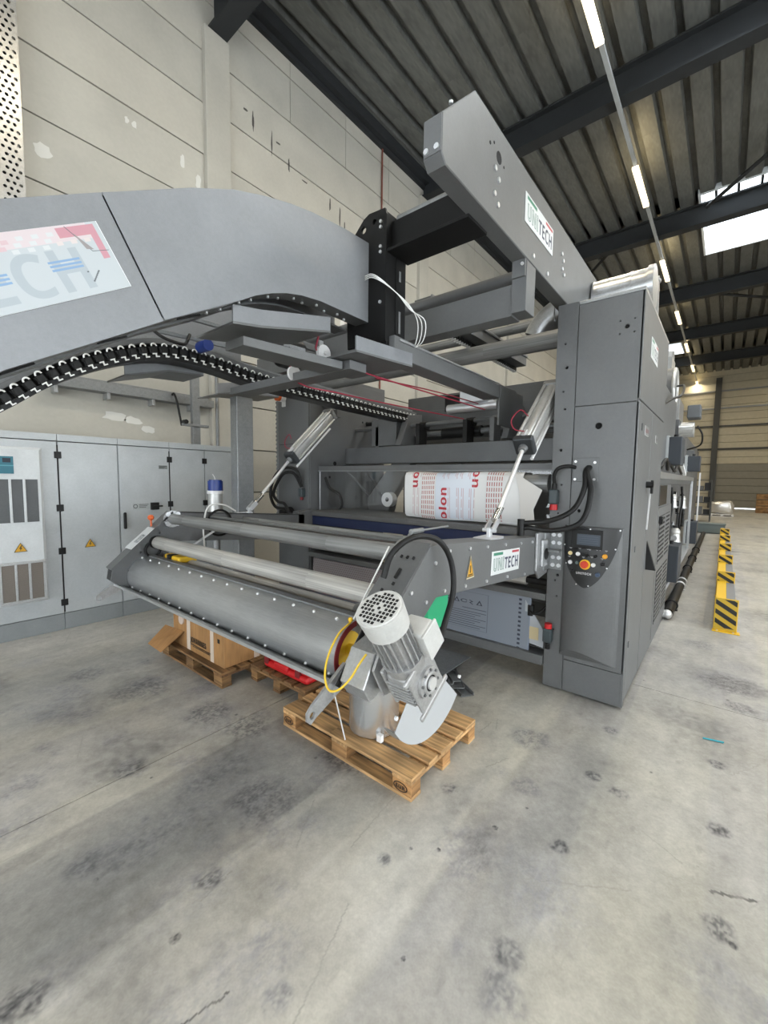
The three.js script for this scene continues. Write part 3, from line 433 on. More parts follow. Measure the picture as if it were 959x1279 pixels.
  const btn = (name, x, y, r, m, h = 0.014) => { const zb = bulge(x) + 0.003; return part(op, name, [cz(zb - 0.004, zb + h, x, y, r, 18), torus([x, y, zb + h], 'z', r * 0.8, r * 0.2, 18, 6)], m); };
  btn('lamp_button', -0.996, 1.271, 0.017, std([0.8, 0.66, 0.35], 0.35)); btn('push_button', -0.93, 1.273, 0.017, M.white); btn('selector', -0.859, 1.268, 0.013, M.black, 0.02); btn('selector', -0.794, 1.269, 0.013, M.black, 0.02); btn('lamp_button', -0.727, 1.274, 0.019, M.amber);
  btn('push_button', -0.993, 1.193, 0.017, M.white); btn('selector', -0.933, 1.199, 0.013, std([0.1, 0.14, 0.13], 0.4), 0.02); btn('push_button', -0.807, 1.195, 0.017, M.white); btn('selector', -0.74, 1.209, 0.014, M.black, 0.02); btn('selector', -0.976, 1.127, 0.014, M.black, 0.02); btn('key_switch', -0.772, 1.117, 0.018, std([0.05, 0.08, 0.14], 0.4));
  part(op, 'emergency_stop_collar', cz(zf - 0.002, zf + 0.01, -0.87, 1.191, 0.042, 24), M.yellow); part(op, 'emergency_stop', [cz(zf + 0.008, zf + 0.035, -0.872, 1.192, 0.03, 24), cz(zf + 0.034, zf + 0.042, -0.872, 1.192, 0.022, 24)], std([0.62, 0.05, 0.02], 0.35), 'red mushroom emergency stop');
  plane('lettering', op, canvasTex(256, 64, (g) => { g.clearRect(0, 0, 256, 64); g.fillStyle = '#e8e8e8'; g.font = 'bold 50px sans-serif'; g.save(); g.scale(0.98, 1); g.fillText('UNITOCH', 4, 50); g.restore(); }), [-0.872, 1.113, zf + 0.001], 0.14, 0.034, null, { alpha: true });
  plane('switch_markings', op, canvasTex(256, 128, (g) => { g.clearRect(0, 0, 256, 128); g.fillStyle = '#c9c9c9'; for (const [x, y] of [[20, 10], [76, 8], [122, 6], [136, 10], [178, 6], [196, 4], [232, 8], [14, 74], [100, 70], [150, 62], [210, 66]]) { g.fillRect(x, y, 16, 4); g.fillRect(x + 5, y + 6, 8, 3); } }), [-0.86, 1.26, zf + 0.0008], 0.33, 0.15, null, { alpha: true });
  copies(op, 'panel_screw', boltZ.clone().scale(0.55, 0.55, 0.5), M.chrome, [[-1.052, 1.488], [-0.842, 1.489], [-0.633, 1.49], [-0.658, 1.336], [-0.71, 1.177], [-0.838, 1.013], [-0.935, 1.011], [-1.033, 1.176], [-1.054, 1.334]].map(([x, y]) => [x, y, bulge(x) + 0.004]));
  // cable entry plate and sockets
  const pl = part(t, 'cable_plate', bx(-1.02, -0.82, 1.88, 2.08, TF, TF + 0.008), M.paint); copies(pl, 'bolt', boltZ, M.chrome, [[-1.0, 2.05, TF + 0.01], [-0.85, 2.04, TF + 0.01], [-1.0, 1.9, TF + 0.01], [-0.85, 1.9, TF + 0.01]]);
  for (const [y, up] of [[1.74, 1], [0.5, -1]]) { const s = part(t, 'socket', bx(-1.195, -1.12, y - 0.06, y + 0.07, TF + 0.005, TF + 0.085, 0.015), std([0.04, 0.055, 0.06], 0.45)); part(s, 'plug', cy(y - up * 0.085 - 0.025, y - up * 0.085 + 0.025, -1.157, TF + 0.045, 0.032, 18), M.red); part(s, 'cable_gland', cy(y + up * 0.07, y + up * 0.12, -1.157, TF + 0.045, 0.022, 12), M.black); }
  // pivot bracket for the swing arm
  const pv = part(t, 'pivot_bracket', [bx(-1.2, -1.075, 1.1, 1.45, TF, TF + 0.015), bx(-1.2, -1.18, 1.1, 1.45, TF, TF + 0.14), bx(-1.19, -1.08, 1.265, 1.285, TF, TF + 0.1)], M.galvDull);
  copies(pv, 'bolt', boltZ.clone().scale(1.6, 1.6, 1.2), M.zinc, [[-1.15, 1.41], [-1.1, 1.41], [-1.15, 1.34], [-1.1, 1.34], [-1.15, 1.21], [-1.1, 1.21], [-1.15, 1.14], [-1.1, 1.14]].map(([x, y]) => [x, y, TF + 0.02]));
  single('power_cable', 'short black cable from the entry plate to the red plug socket', 'cable', tube([[-1.0, 2.0, TF + 0.012], [-1.05, 2.01, TF + 0.06], [-1.12, 1.99, TF + 0.08], [-1.155, 1.93, TF + 0.07], [-1.157, 1.86, TF + 0.046]], 0.016, 30), M.cable);
  for (const [dx, dy, l] of [[0, 0, 'upper thick black cable looping from tower to swing arm'], [0.012, -0.1, 'lower thick black cable looping from tower to swing arm']]) single('hose', l, 'cable', tube([[-0.9 + dx, 2.0, TF + 0.01], [-0.9 + dx, 1.96, TF + 0.09], [-0.89 + dx * 4, 1.83 + dy * 0.3, TF + 0.14], [-0.95 + dx * 5, 1.65 + dy, TF + 0.22], [-1.12 + dx * 2, 1.55 + dy * 0.75, TF + 0.3], [-1.27, 1.53 + dy * 0.4, TF + 0.36], [-1.31, 1.52 + dy * 0.5, TF + 0.37], [-1.315 + dx, 1.44, TF + 0.37]], 0.021, 60, 10), M.cable);
}
// left tower, mirror of the right one, seen on its inner side
{
  const t = thing('machine_tower', 'left grey machine tower behind the swing frame, inner side facing the rollers', 'tower', [-4.8, 0, -4.6]);
  part(t, 'body', bx(-5.13, -4.46, 0.02, 3.35, -5.45, TF), M.paint);
  part(t, 'edge_rack', (() => { const g = [pb(-5.17, -5.13, 1.2, 3.0, TF - 0.02, TF)]; for (let k = 0; k < 30; k++) g.push(pb(-5.175, -5.15, 1.22 + k * 0.06, 1.25 + k * 0.06, TF, TF + 0.01)); return g; })(), M.galvDull);
  part(t, 'inner_panel', bx(-4.462, -4.452, 0.3, 3.3, -5.4, TF - 0.03), M.paint); part(t, 'seam', bx(-5.1, -4.47, 2.36, 2.366, TF - 0.002, TF + 0.001), M.hole);
  copies(t, 'hole', new THREE.CylinderGeometry(0.03, 0.03, 0.01, 14).rotateZ(Math.PI / 2), M.hole, [[-4.45, 2.75, -5.0], [-4.45, 2.1, -4.3], [-4.45, 1.9, -4.2, 0.6], [-4.45, 2.76, -4.9, 0.5]]);
  part(t, 'bracket', [bx(-4.46, -4.36, 2.7, 2.82, -5.3, -5.2), bx(-4.46, -4.34, 2.88, 2.96, -4.15, -4.05)], M.paint);
  const s = part(t, 'socket', bx(-4.6, -4.52, 1.62, 1.74, TF, TF + 0.07, 0.012), std([0.04, 0.055, 0.06], 0.45)); part(s, 'plug', cy(1.58, 1.62, -4.56, TF + 0.04, 0.022, 14), M.redDark);
  for (const [o, l] of [[0, 'outer black hose curling beside the left tower'], [0.07, 'inner black hose curling beside the left tower']]) single('hose', l, 'cable', tube([[-4.56, 1.76, TF + 0.04], [-4.58 - o, 1.98 - o * 0.5, TF + 0.1], [-4.8, 2.02 - o, TF + 0.14], [-5.0 + o, 1.9 - o, TF + 0.16], [-5.08 + o, 1.65, TF + 0.18], [-4.95 + o, 1.48 + o, TF + 0.2], [-4.7, 1.45 + o, TF + 0.22], [-4.5 - o, 1.38, TF + 0.24]], 0.022, 60, 10), M.cable);
  single('cable_drum', 'small black round cable gland box beside the left tower', 'box', [cz(TF + 0.01, TF + 0.12, -4.85, 1.36, 0.11, 24), cz(TF + 0.12, TF + 0.14, -4.85, 1.36, 0.05, 16)], M.black);
  const b = thing('beacon', 'round orange signal lamp on the left tower corner', 'beacon', [-4.98, 2.95, TF + 0.05]); part(b, 'base', cz(TF + 0.02, TF + 0.1, -4.97, 3.02, 0.06), M.white); part(b, 'lens', cz(TF + 0.1, TF + 0.15, -4.965, 3.02, 0.056), M.orange); part(b, 'stem', bx(-5.02, -4.95, 2.9, 3.1, TF, TF + 0.02), M.white);
}
// overhead gantry beam on the right tower
{
  const t = thing('gantry_beam', 'long grey box beam cantilevered over the tower with logo sign', 'beam', [-1.2, 3.38, -3.5]);
  const poly = [[-1.82, 3.46], [-1.86, 3.42], [-5.4, 3.4], [-5.4, 3.95], [-2.14, 3.95], [-1.82, 3.64]];
  part(t, 'box_section', exYZ(poly, -1.262, -1.153, 0.005), M.paint);
  part(t, 'end_cap', bx(-1.258, -1.157, 3.465, 3.635, -1.822, -1.816, 0.002), M.paint);
  copies(t, 'bolt', boltZ.clone().scale(1.3, 1.3, 1), M.zinc, [[-1.24, 3.49, -1.814], [-1.18, 3.49, -1.814]]); copies(t, 'bolt', boltX.clone().scale(1, 1.4, 1.4), M.zinc, [[3.7, -2.4], [3.66, -2.45], [3.56, -2.4], [3.52, -2.45], [3.74, -3.68], [3.7, -3.72], [3.63, -3.7], [3.6, -3.75], [3.47, -3.05], [3.46, -3.35]].map(([y, z]) => [-1.15, y, z])); copies(t, 'bolt', boltY, M.zinc, [[-1.2, 3.955, -2.2], [-1.2, 3.8, -1.97]]);
  part(t, 'hole', [cx(-1.16, -1.1515, 3.785, -2.45, 0.034), cx(-1.16, -1.1515, 3.8, -2.33, 0.01, 10), cx(-1.16, -1.1515, 3.83, -2.38, 0.008, 10), cx(-1.16, -1.1515, 3.77, -2.52, 0.008, 10)], M.hole);
  plane('logo_sign', t, logoTex, [-1.150, 3.72, -3.155], 0.57, 0.19, FX, { label: 'white logo plate on the beam' });
  const br = thing('hanging_bracket', 'short grey box bracket hanging from the gantry beam', 'bracket', [-1.2, 3.07, -3.03]);
  part(br, 'box', bx(-1.26, -1.155, 3.07, 3.41, -3.12, -2.95), M.paint); part(br, 'gusset', bx(-1.255, -1.16, 3.3, 3.42, -2.95, -2.93), M.paint); copies(br, 'bolt', boltZ, M.chrome, [[-1.18, 3.38, -2.925]]);
  const c = thing('cross_beam', 'grey box cross beam joined to the hanging bracket', 'beam', [-2.5, 3.07, -3.03]); part(c, 'box', bx(-4.4, -1.262, 3.06, 3.28, -3.12, -2.97), M.paint);
  single('cross_pipe', 'grey pipe behind the upper cross beam', 'pipe', cx(-4.4, -1.2, 3.46, -3.26, 0.048), M.paint);
  single('cross_pipe', 'thick grey pipe running between the towers', 'pipe', cx(-4.46, -1.2, 3.2, -4.1, 0.085, 28), M.roller); single('cross_pipe', 'thinner grey pipe above the thick one between the towers', 'pipe', cx(-4.46, -1.2, 3.63, -4.8, 0.055), M.roller);
  // black portal
  const k = thing('black_portal', 'black steel post with perforated head plate and cross beam', 'frame', [-1.95, 2.78, -2.35]);
  part(k, 'head_plate', exXY([[-2.2, 2.82], [-1.845, 2.82], [-1.845, 3.64], [-1.86, 3.68], [-2.0, 3.69], [-2.05, 3.67], [-2.22, 3.52], [-2.22, 3.4]], -2.27, -2.25, 0.002, [[-2.05, 3.6, 0.022], [-1.95, 3.62, 0.018], [-2.16, 3.5, 0.02]]), M.blackPaint);
  part(k, 'post', bx(-2.0, -1.85, 2.78, 3.66, -2.45, -2.27), M.blackPaint); part(k, 'post_flange', bx(-1.852, -1.842, 2.8, 3.4, -2.47, -2.36), M.blackPaint);
  part(k, 'cross_beam', bx(-1.85, -1.28, 3.42, 3.62, -2.46, -2.32), M.blackPaint); part(k, 'beam_flange', bx(-1.85, -1.24, 3.4, 3.42, -2.5, -2.26), M.blackPaint); part(k, 'tie_pipe', cx(-1.85, -1.25, 3.66, -2.4, 0.035), M.galvDull);
  copies(k, 'bolt', boltZ, M.zinc, [[-1.89, 3.6, -2.245], [-1.89, 3.565, -2.245], [-1.89, 3.44, -2.245], [-1.89, 3.405, -2.245], [-1.89, 3.08, -2.245]]);
  part(k, 'slot', [bx(-1.8415, -1.838, 3.25, 3.32, -2.41, -2.39), bx(-1.8415, -1.838, 2.9, 3.05, -2.41, -2.39)], M.galvDull);
  for (const [s, l] of [[0, 'upper thin white wire loop across the black post'], [1, 'lower thin white wire loop across the black post'], [2, 'third thin white wire loop across the black post']]) single('wire', l, 'wire', tube([[-2.02, 3.27 - s * 0.012, -2.22], [-1.9, 3.24 - s * 0.01, -2.19], [-1.8, 3.14, -2.3], [-1.76, 3.07 - s * 0.01, -2.42], [-1.74 + s * 0.03, 2.98, -2.48], [-1.78 + s * 0.03, 2.86, -2.52], [-1.86, 2.8 + s * 0.01, -2.55]], 0.0032, 40, 6), M.wire);
}

// ================================================================ OVERHEAD CONVEYOR WITH SHROUD
{
  const top = [[0.35, 2.42], [-0.33, 2.83], [-0.64, 3.01], [-1.01, 3.22], [-1.22, 3.32], [-1.41, 3.385], [-1.58, 3.43], [-1.74, 3.46], [-2.01, 3.49], [-2.27, 3.5]];
  const bot = [[0.35, 1.74], [-0.32, 2.25], [-0.64, 2.44], [-0.87, 2.58], [-1.16, 2.735], [-1.25, 2.79], [-1.35, 2.85], [-1.45, 2.895], [-1.55, 2.93], [-1.66, 2.955], [-1.81, 2.97], [-2.27, 2.97]];
  const mk = (label, xs, xo, withSign) => {     // xs inner face, xo outer face
    const t = thing('conveyor_shroud', label, 'conveyor', [(xs + xo) / 2, 0, 0.2]);
    const lo = Math.min(xs, xo), hi = Math.max(xs, xo);
    const near = [[0.35, 2.42], [-0.33, 2.83], [-0.637, 3.008], [-0.868, 2.577], [-0.64, 2.44], [-0.32, 2.25], [0.35, 1.74]];
    const far = [[-0.643, 3.012], ...top.slice(4), ...bot.slice(5).reverse(), [-0.874, 2.583]];
    for (const [a, b] of [[hi - 0.006, hi], [lo, lo + 0.006]]) { part(t, 'side_panel', exYZ(near, a, b, 0.001), M.shroud); part(t, 'side_panel', exYZ(far, a, b, 0.001), M.shroud); }
    const strip = (line, dy, mat, name, x0, x1) => part(t, name, exYZ([...line, ...line.slice().reverse().map(([z, y]) => [z, y + dy])], x0, x1, 0), mat);
    strip(top, -0.012, M.shroud, 'top_cover', lo + 0.004, hi - 0.004);
    strip(bot, 0.012, M.paint, 'bottom_flange', hi - 0.12, hi - 0.004); strip(bot, 0.012, M.paint, 'bottom_flange', lo + 0.004, lo + 0.12);
    const inner = bot.map(([z, y]) => [z, y + 0.1]); strip(inner, 0.1, M.paint, 'guide_rail', (lo + hi) / 2 - 0.06, (lo + hi) / 2 + 0.06);
    part(t, 'support_leg', bx((lo + hi) / 2 - 0.06, (lo + hi) / 2 + 0.06, 0, 2.0, 0.14, 0.26), M.paint);
    const bs = []; for (let k = 0; k < 12; k++) { const f = k / 11, z = -1.1 - f * 1.0, i = bot.findIndex(([q]) => q <= z), [za, ya] = bot[i - 1], [zb, yb] = bot[i]; bs.push([hi - 0.06 - (k % 2) * 0.03, ya + (yb - ya) * (z - za) / (zb - za) - 0.004, z]); }
    copies(t, 'bolt', boltY.clone().scale(0.8, 1, 0.8), M.zinc, bs);
    for (const g of [0.05, -0.3, -0.62, -0.95].map((z) => { const i = bot.findIndex(([q]) => q <= z), [za, ya] = bot[i - 1], [zb, yb] = bot[i], y = ya + (yb - ya) * (z - za) / (zb - za); return bar(V(hi - 0.045, y - 0.002, z), V(hi - 0.045, y - 0.002 + 0.11 * (yb - ya) / Math.hypot(zb - za, yb - ya), z - 0.11), 0.014, 0.008); })) part(t, 'slot', g, M.hole);
    return t;
  };
  const t = mk('large grey curved conveyor shroud rising from the wall side with worn sticker', -2.0, -2.36, true);
  mk('far conveyor shroud behind the chain rail', -3.62, -4.0, false);
  const banner = canvasTex(1024, 360, (g, w, h) => {
    g.fillStyle = '#d3dade'; g.fillRect(0, 0, w, h); g.fillStyle = '#ecdde0'; g.fillRect(w * 0.45, 0, w * 0.5, h * 0.22); for (let k = 0; k < 26; k++) { g.fillStyle = ['#e8c9cf', '#e6e9ea', '#efe3e0'][k % 3]; g.fillRect(w * (0.45 + 0.5 * ((k * 61) % 26) / 26), h * (0.02 + 0.24 * ((k * 17) % 9) / 9), 26, 20); } g.fillStyle = '#dca0ac'; g.fillRect(w * 0.82, h * 0.03, w * 0.16, h * 0.14); g.fillRect(w * 0.95, h * 0.03, w * 0.03, h * 0.5);
    g.fillStyle = '#a9d2c4'; g.fillRect(w * 0.03, h * 0.05, w * 0.35, h * 0.12);
    g.font = 'bold 300px sans-serif'; const put = (s, x, ww, f) => { g.save(); g.translate(x, h * 0.9); g.scale(ww / g.measureText(s).width, 1); g.fillStyle = f; g.fillText(s, 0, 0); g.restore(); };
    put('UNi', w * 0.0, w * 0.29, '#e8eff0'); put('TECH', w * 0.3, w * 0.58, '#c0c9d0');
    g.fillStyle = '#93b6dd'; for (let k = 0; k < 3; k++) { g.fillRect(w * 0.44, h * (0.5 + k * 0.055), w * 0.12, h * 0.03); g.fillRect(w * 0.72, h * (0.45 + k * 0.055), w * 0.13, h * 0.03); }
    g.strokeStyle = '#6d7276'; g.lineWidth = 3; g.beginPath(); g.moveTo(w * 0.86, h * 0.02); g.lineTo(w * 0.92, h * 0.4); g.lineTo(w * 0.99, h * 0.42); g.stroke(); g.fillStyle = '#a9a2a2'; g.beginPath(); g.moveTo(w * 0.88, h * 0.12); g.lineTo(w * 0.93, h * 0.38); g.lineTo(w * 0.9, h * 0.36); g.closePath(); g.fill();
    g.fillStyle = '#6a6f73'; for (let k = 0; k < 30; k++) g.fillRect(w * (0.85 + 0.05 * ((k * 37) % 10) / 10), h * (0.66 + 0.16 * ((k * 53) % 10) / 10), 7, 6);
  });
  const bn = plane('worn_sticker', t, banner, [-1.997, 2.555, -0.29], 0.9, 0.24, [0, Math.PI / 2, 0], { label: 'worn white sticker with faded lettering', rough: 0.4, t: 0.002 });
  bn.rotation.order = 'YXZ'; bn.rotation.set(0, Math.PI / 2, 0.535);
}
// chain rail on the far side, following the same curve
{
  const path = new THREE.CatmullRomCurve3([[0.35, 1.72], [-0.1, 2.03], [-0.53, 2.34], [-0.81, 2.56], [-1.2, 2.77], [-1.52, 2.865], [-1.88, 2.865], [-2.35, 2.81], [-3.16, 2.78], [-4.27, 2.75], [-5.0, 2.74]].map(([z, y]) => V(-3.5, y, z)));
  const t = thing('chain_conveyor', 'black pin chain with white clips on a curved grey rail', 'conveyor', [-3.5, 1.5, -2.2]);
  const P = path.getSpacedPoints(60), line = P.map((p) => [p.z, p.y]);
  const strip = (d0, d1, x0, x1, name, m) => part(t, name, exYZ([...line.map(([z, y]) => [z, y + d0]), ...line.slice().reverse().map(([z, y]) => [z, y + d1])], x0, x1, 0), m);
  strip(-0.075, -0.035, -3.6, -3.44, 'lower_rail', M.black); strip(0.06, 0.1, -3.6, -3.5, 'upper_rail', M.paint); strip(-0.035, 0.06, -3.6, -3.56, 'rail_web', M.blackPaint); strip(0.1, 0.14, -3.6, -3.57, 'rail_edge', M.galvDull);
  const link = fin(mergeGeometries([fin(new THREE.BoxGeometry(0.05, 0.05, 0.05).translate(-0.01, 0.0, 0)), fin(new THREE.CylinderGeometry(0.02, 0.02, 0.05, 8).translate(-0.01, 0.0, 0.02))]));
  const clip = fin(new THREE.TorusGeometry(0.021, 0.0065, 5, 8, Math.PI).rotateY(Math.PI / 2).translate(0.02, 0.03, 0));
  const pin = fin(mergeGeometries([fin(new THREE.BoxGeometry(0.014, 0.009, 0.034).translate(0.026, -0.034, 0.012)), fin(new THREE.BoxGeometry(0.014, 0.009, 0.03).translate(0.026, -0.058, -0.008)), fin(new THREE.BoxGeometry(0.014, 0.026, 0.008).translate(0.026, -0.046, 0.002))]));
  const n = 74, o = origin.get(t);
  for (let k = 0; k < n; k++) {
    const p = path.getPointAt(k / (n - 1)), d = path.getTangentAt(k / (n - 1)), a = Math.atan2(d.y, -d.z);
    for (const [g, m, nm] of [[link, M.black, 'chain_link'], [clip, M.wire, 'chain_clip'], [pin, M.wire, 'chain_pin']]) { const q = new THREE.Mesh(g, m); q.name = nm; q.position.set(-3.45 - o.x, p.y - o.y, p.z - o.z); q.rotation.x = a; q.scale.setScalar(0.88); q.castShadow = q.receiveShadow = true; t.add(q); }
  }
  // mechanics along the rail
  const d = thing('rail_drive', 'blue sensor and dark drive blocks beside the chain rail', 'drive', [-3.2, 2.9, -1.9]);
  part(d, 'motor_block', [bx(-3.35, -3.05, 2.95, 3.2, -2.35, -2.05, 0.04), bx(-3.3, -3.1, 2.9, 3.15, -2.65, -2.38, 0.05)], M.black); part(d, 'sensor', cx(-3.38, -3.25, 2.93, -1.75, 0.045, 14), M.blueCap); part(d, 'rod', [bar(V(-3.4, 2.98, -1.4), V(-3.2, 2.98, -2.9), 0.03, 0.03), bar(V(-3.3, 3.1, -1.2), V(-3.1, 3.06, -2.6), 0.05, 0.03)], M.galvDull); part(d, 'mount', bx(-3.25, -3.18, 2.95, 3.3, -2.06, -1.98), M.galv);
  part(d, 'hanger', bar(V(-3.2, 3.15, -2.2), V(-3.2, 3.15, -2.95), 0.04, 0.06), M.paint);
  single('cable_loop', 'thin black cable loop above the chain', 'cable', tube([[-3.3, 2.98, -1.3], [-3.2, 2.88, -1.38], [-3.18, 2.86, -1.5], [-3.3, 2.92, -1.6], [-3.35, 3.0, -1.65]], 0.012, 24), M.cable);
  // sheet metal guards
  const guard = (label, x0, x1, poly, h) => { const q = thing('sheet_guard', label, 'guard', [(x0 + x1) / 2, 2.6, poly[0][0]], 'sheet metal guards under the conveyor'); part(q, 'tray', exYZ([...poly, ...poly.slice().reverse().map(([z, y]) => [z, y - 0.012])], x0, x1, 0), M.paint); part(q, 'side_flange', exYZ([...poly, ...poly.slice().reverse().map(([z, y]) => [z, y + h])], x1 - 0.012, x1, 0.001), M.shroud); return q; };
  guard('bent grey sheet guard directly under the shroud curve', -2.42, -2.03, [[-1.23, 2.69], [-1.4, 2.715], [-1.92, 2.83]], 0.085);
  guard('flat grey sheet guard below the black post', -2.4, -1.8, [[-1.92, 2.67], [-2.51, 2.70]], 0.085);
  guard('small grey sheet guard below the chain bend', -4.0, -3.62, [[-1.27, 2.66], [-1.6, 2.76], [-1.9, 2.78]], 0.08);
  guard('bent grey sheet guard on top of the galvanised column', -5.35, -4.85, [[-2.72, 2.9], [-3.0, 2.96], [-3.62, 3.0]], 0.12);
  const c = thing('guide_rail', 'long grey rail leading from the black post into the machine', 'rail', [-1.88, 2.68, -3.2]); part(c, 'rail', exYZ([[-2.3, 2.72], [-2.3, 2.86], [-4.0, 2.83], [-4.0, 2.70]], -1.97, -1.8, 0.003), M.paint); part(c, 'rail_lip', bx(-1.8, -1.788, 2.83, 2.845, -4.0, -2.35), M.galv);
  single('cross_tie', 'grey flat cross tie under the conveyor between both rails', 'beam', bx(-3.4, -1.95, 2.6, 2.66, -2.18, -2.02), M.paint); single('cross_tie', 'grey diagonal plate under the shroud', 'beam', exXZ([[-2.08, -1.32], [-2.26, -1.32], [-2.2, -2.0], [-2.0, -2.0]], 2.6, 2.65, 0.002), M.paint);
  // cord pulleys and red cords
  for (const [x, y, z, l] of [[-2.15, 2.72, -1.97, 'white cord pulley by the flat guard'], [-2.55, 2.66, -2.04, 'white cord pulley by the cross tie']]) { const q = thing('pulley', l, 'pulley', [x, y - 0.06, z]); part(q, 'wheel', [cx(x - 0.012, x + 0.012, y, z, 0.055, 20), cx(x - 0.03, x + 0.03, y, z, 0.012, 8)], M.white); part(q, 'holder', bx(x - 0.03, x - 0.02, y - 0.02, y + 0.09, z - 0.02, z + 0.02), M.galv); }
  for (const [p, l] of [[[[-2.15, 2.9, -1.95], [-2.16, 2.7, -1.92], [-2.1, 2.66, -2.2], [-2.0, 2.62, -4.1]], 'red cord running from the near pulley into the machine'], [[[-2.55, 2.72, -2.0], [-2.55, 2.61, -2.06], [-2.5, 2.58, -2.5], [-2.3, 2.56, -4.2]], 'red cord running from the far pulley into the machine'], [[[-2.4, 2.75, -2.8], [-2.2, 2.72, -3.4], [-2.1, 2.7, -4.2]], 'thin red cord under the guide rail']]) single('red_cord', l, 'cord', tube(p, 0.006, 30, 6), M.redCord);
  // second chain rail deeper in the machine
  const r2 = thing('chain_conveyor', 'short dark chain rail above the pipes between the towers', 'conveyor', [-2.28, 3.37, -4.5]); part(r2, 'rail', bx(-2.37, -2.19, 3.435, 3.56, -5.7, -3.32), M.paint); part(r2, 'rail_edge', bx(-2.19, -2.17, 3.54, 3.57, -5.7, -3.32), M.galvDull);
  copies(r2, 'chain_link', new THREE.BoxGeometry(0.06, 0.04, 0.04), M.black, Array.from({ length: 44 }, (_, k) => [-2.35, 3.41, -3.35 - k * 0.054])); copies(r2, 'chain_clip', new THREE.BoxGeometry(0.05, 0.018, 0.014), M.wire, Array.from({ length: 44 }, (_, k) => [-2.35, 3.385, -3.375 - k * 0.054]));
  const g = thing('galvanised_column', 'wide galvanised steel column beside the last switch cabinet', 'column', [-4.98, 0, -3.1]); part(g, 'shaft', bx(-5.06, -4.9, 0.02, 2.92, -3.24, -3.0, 0.01), M.galvDull); part(g, 'base_plate', bx(-5.14, -4.82, 0, 0.02, -3.3, -2.92), M.galvDull);
}

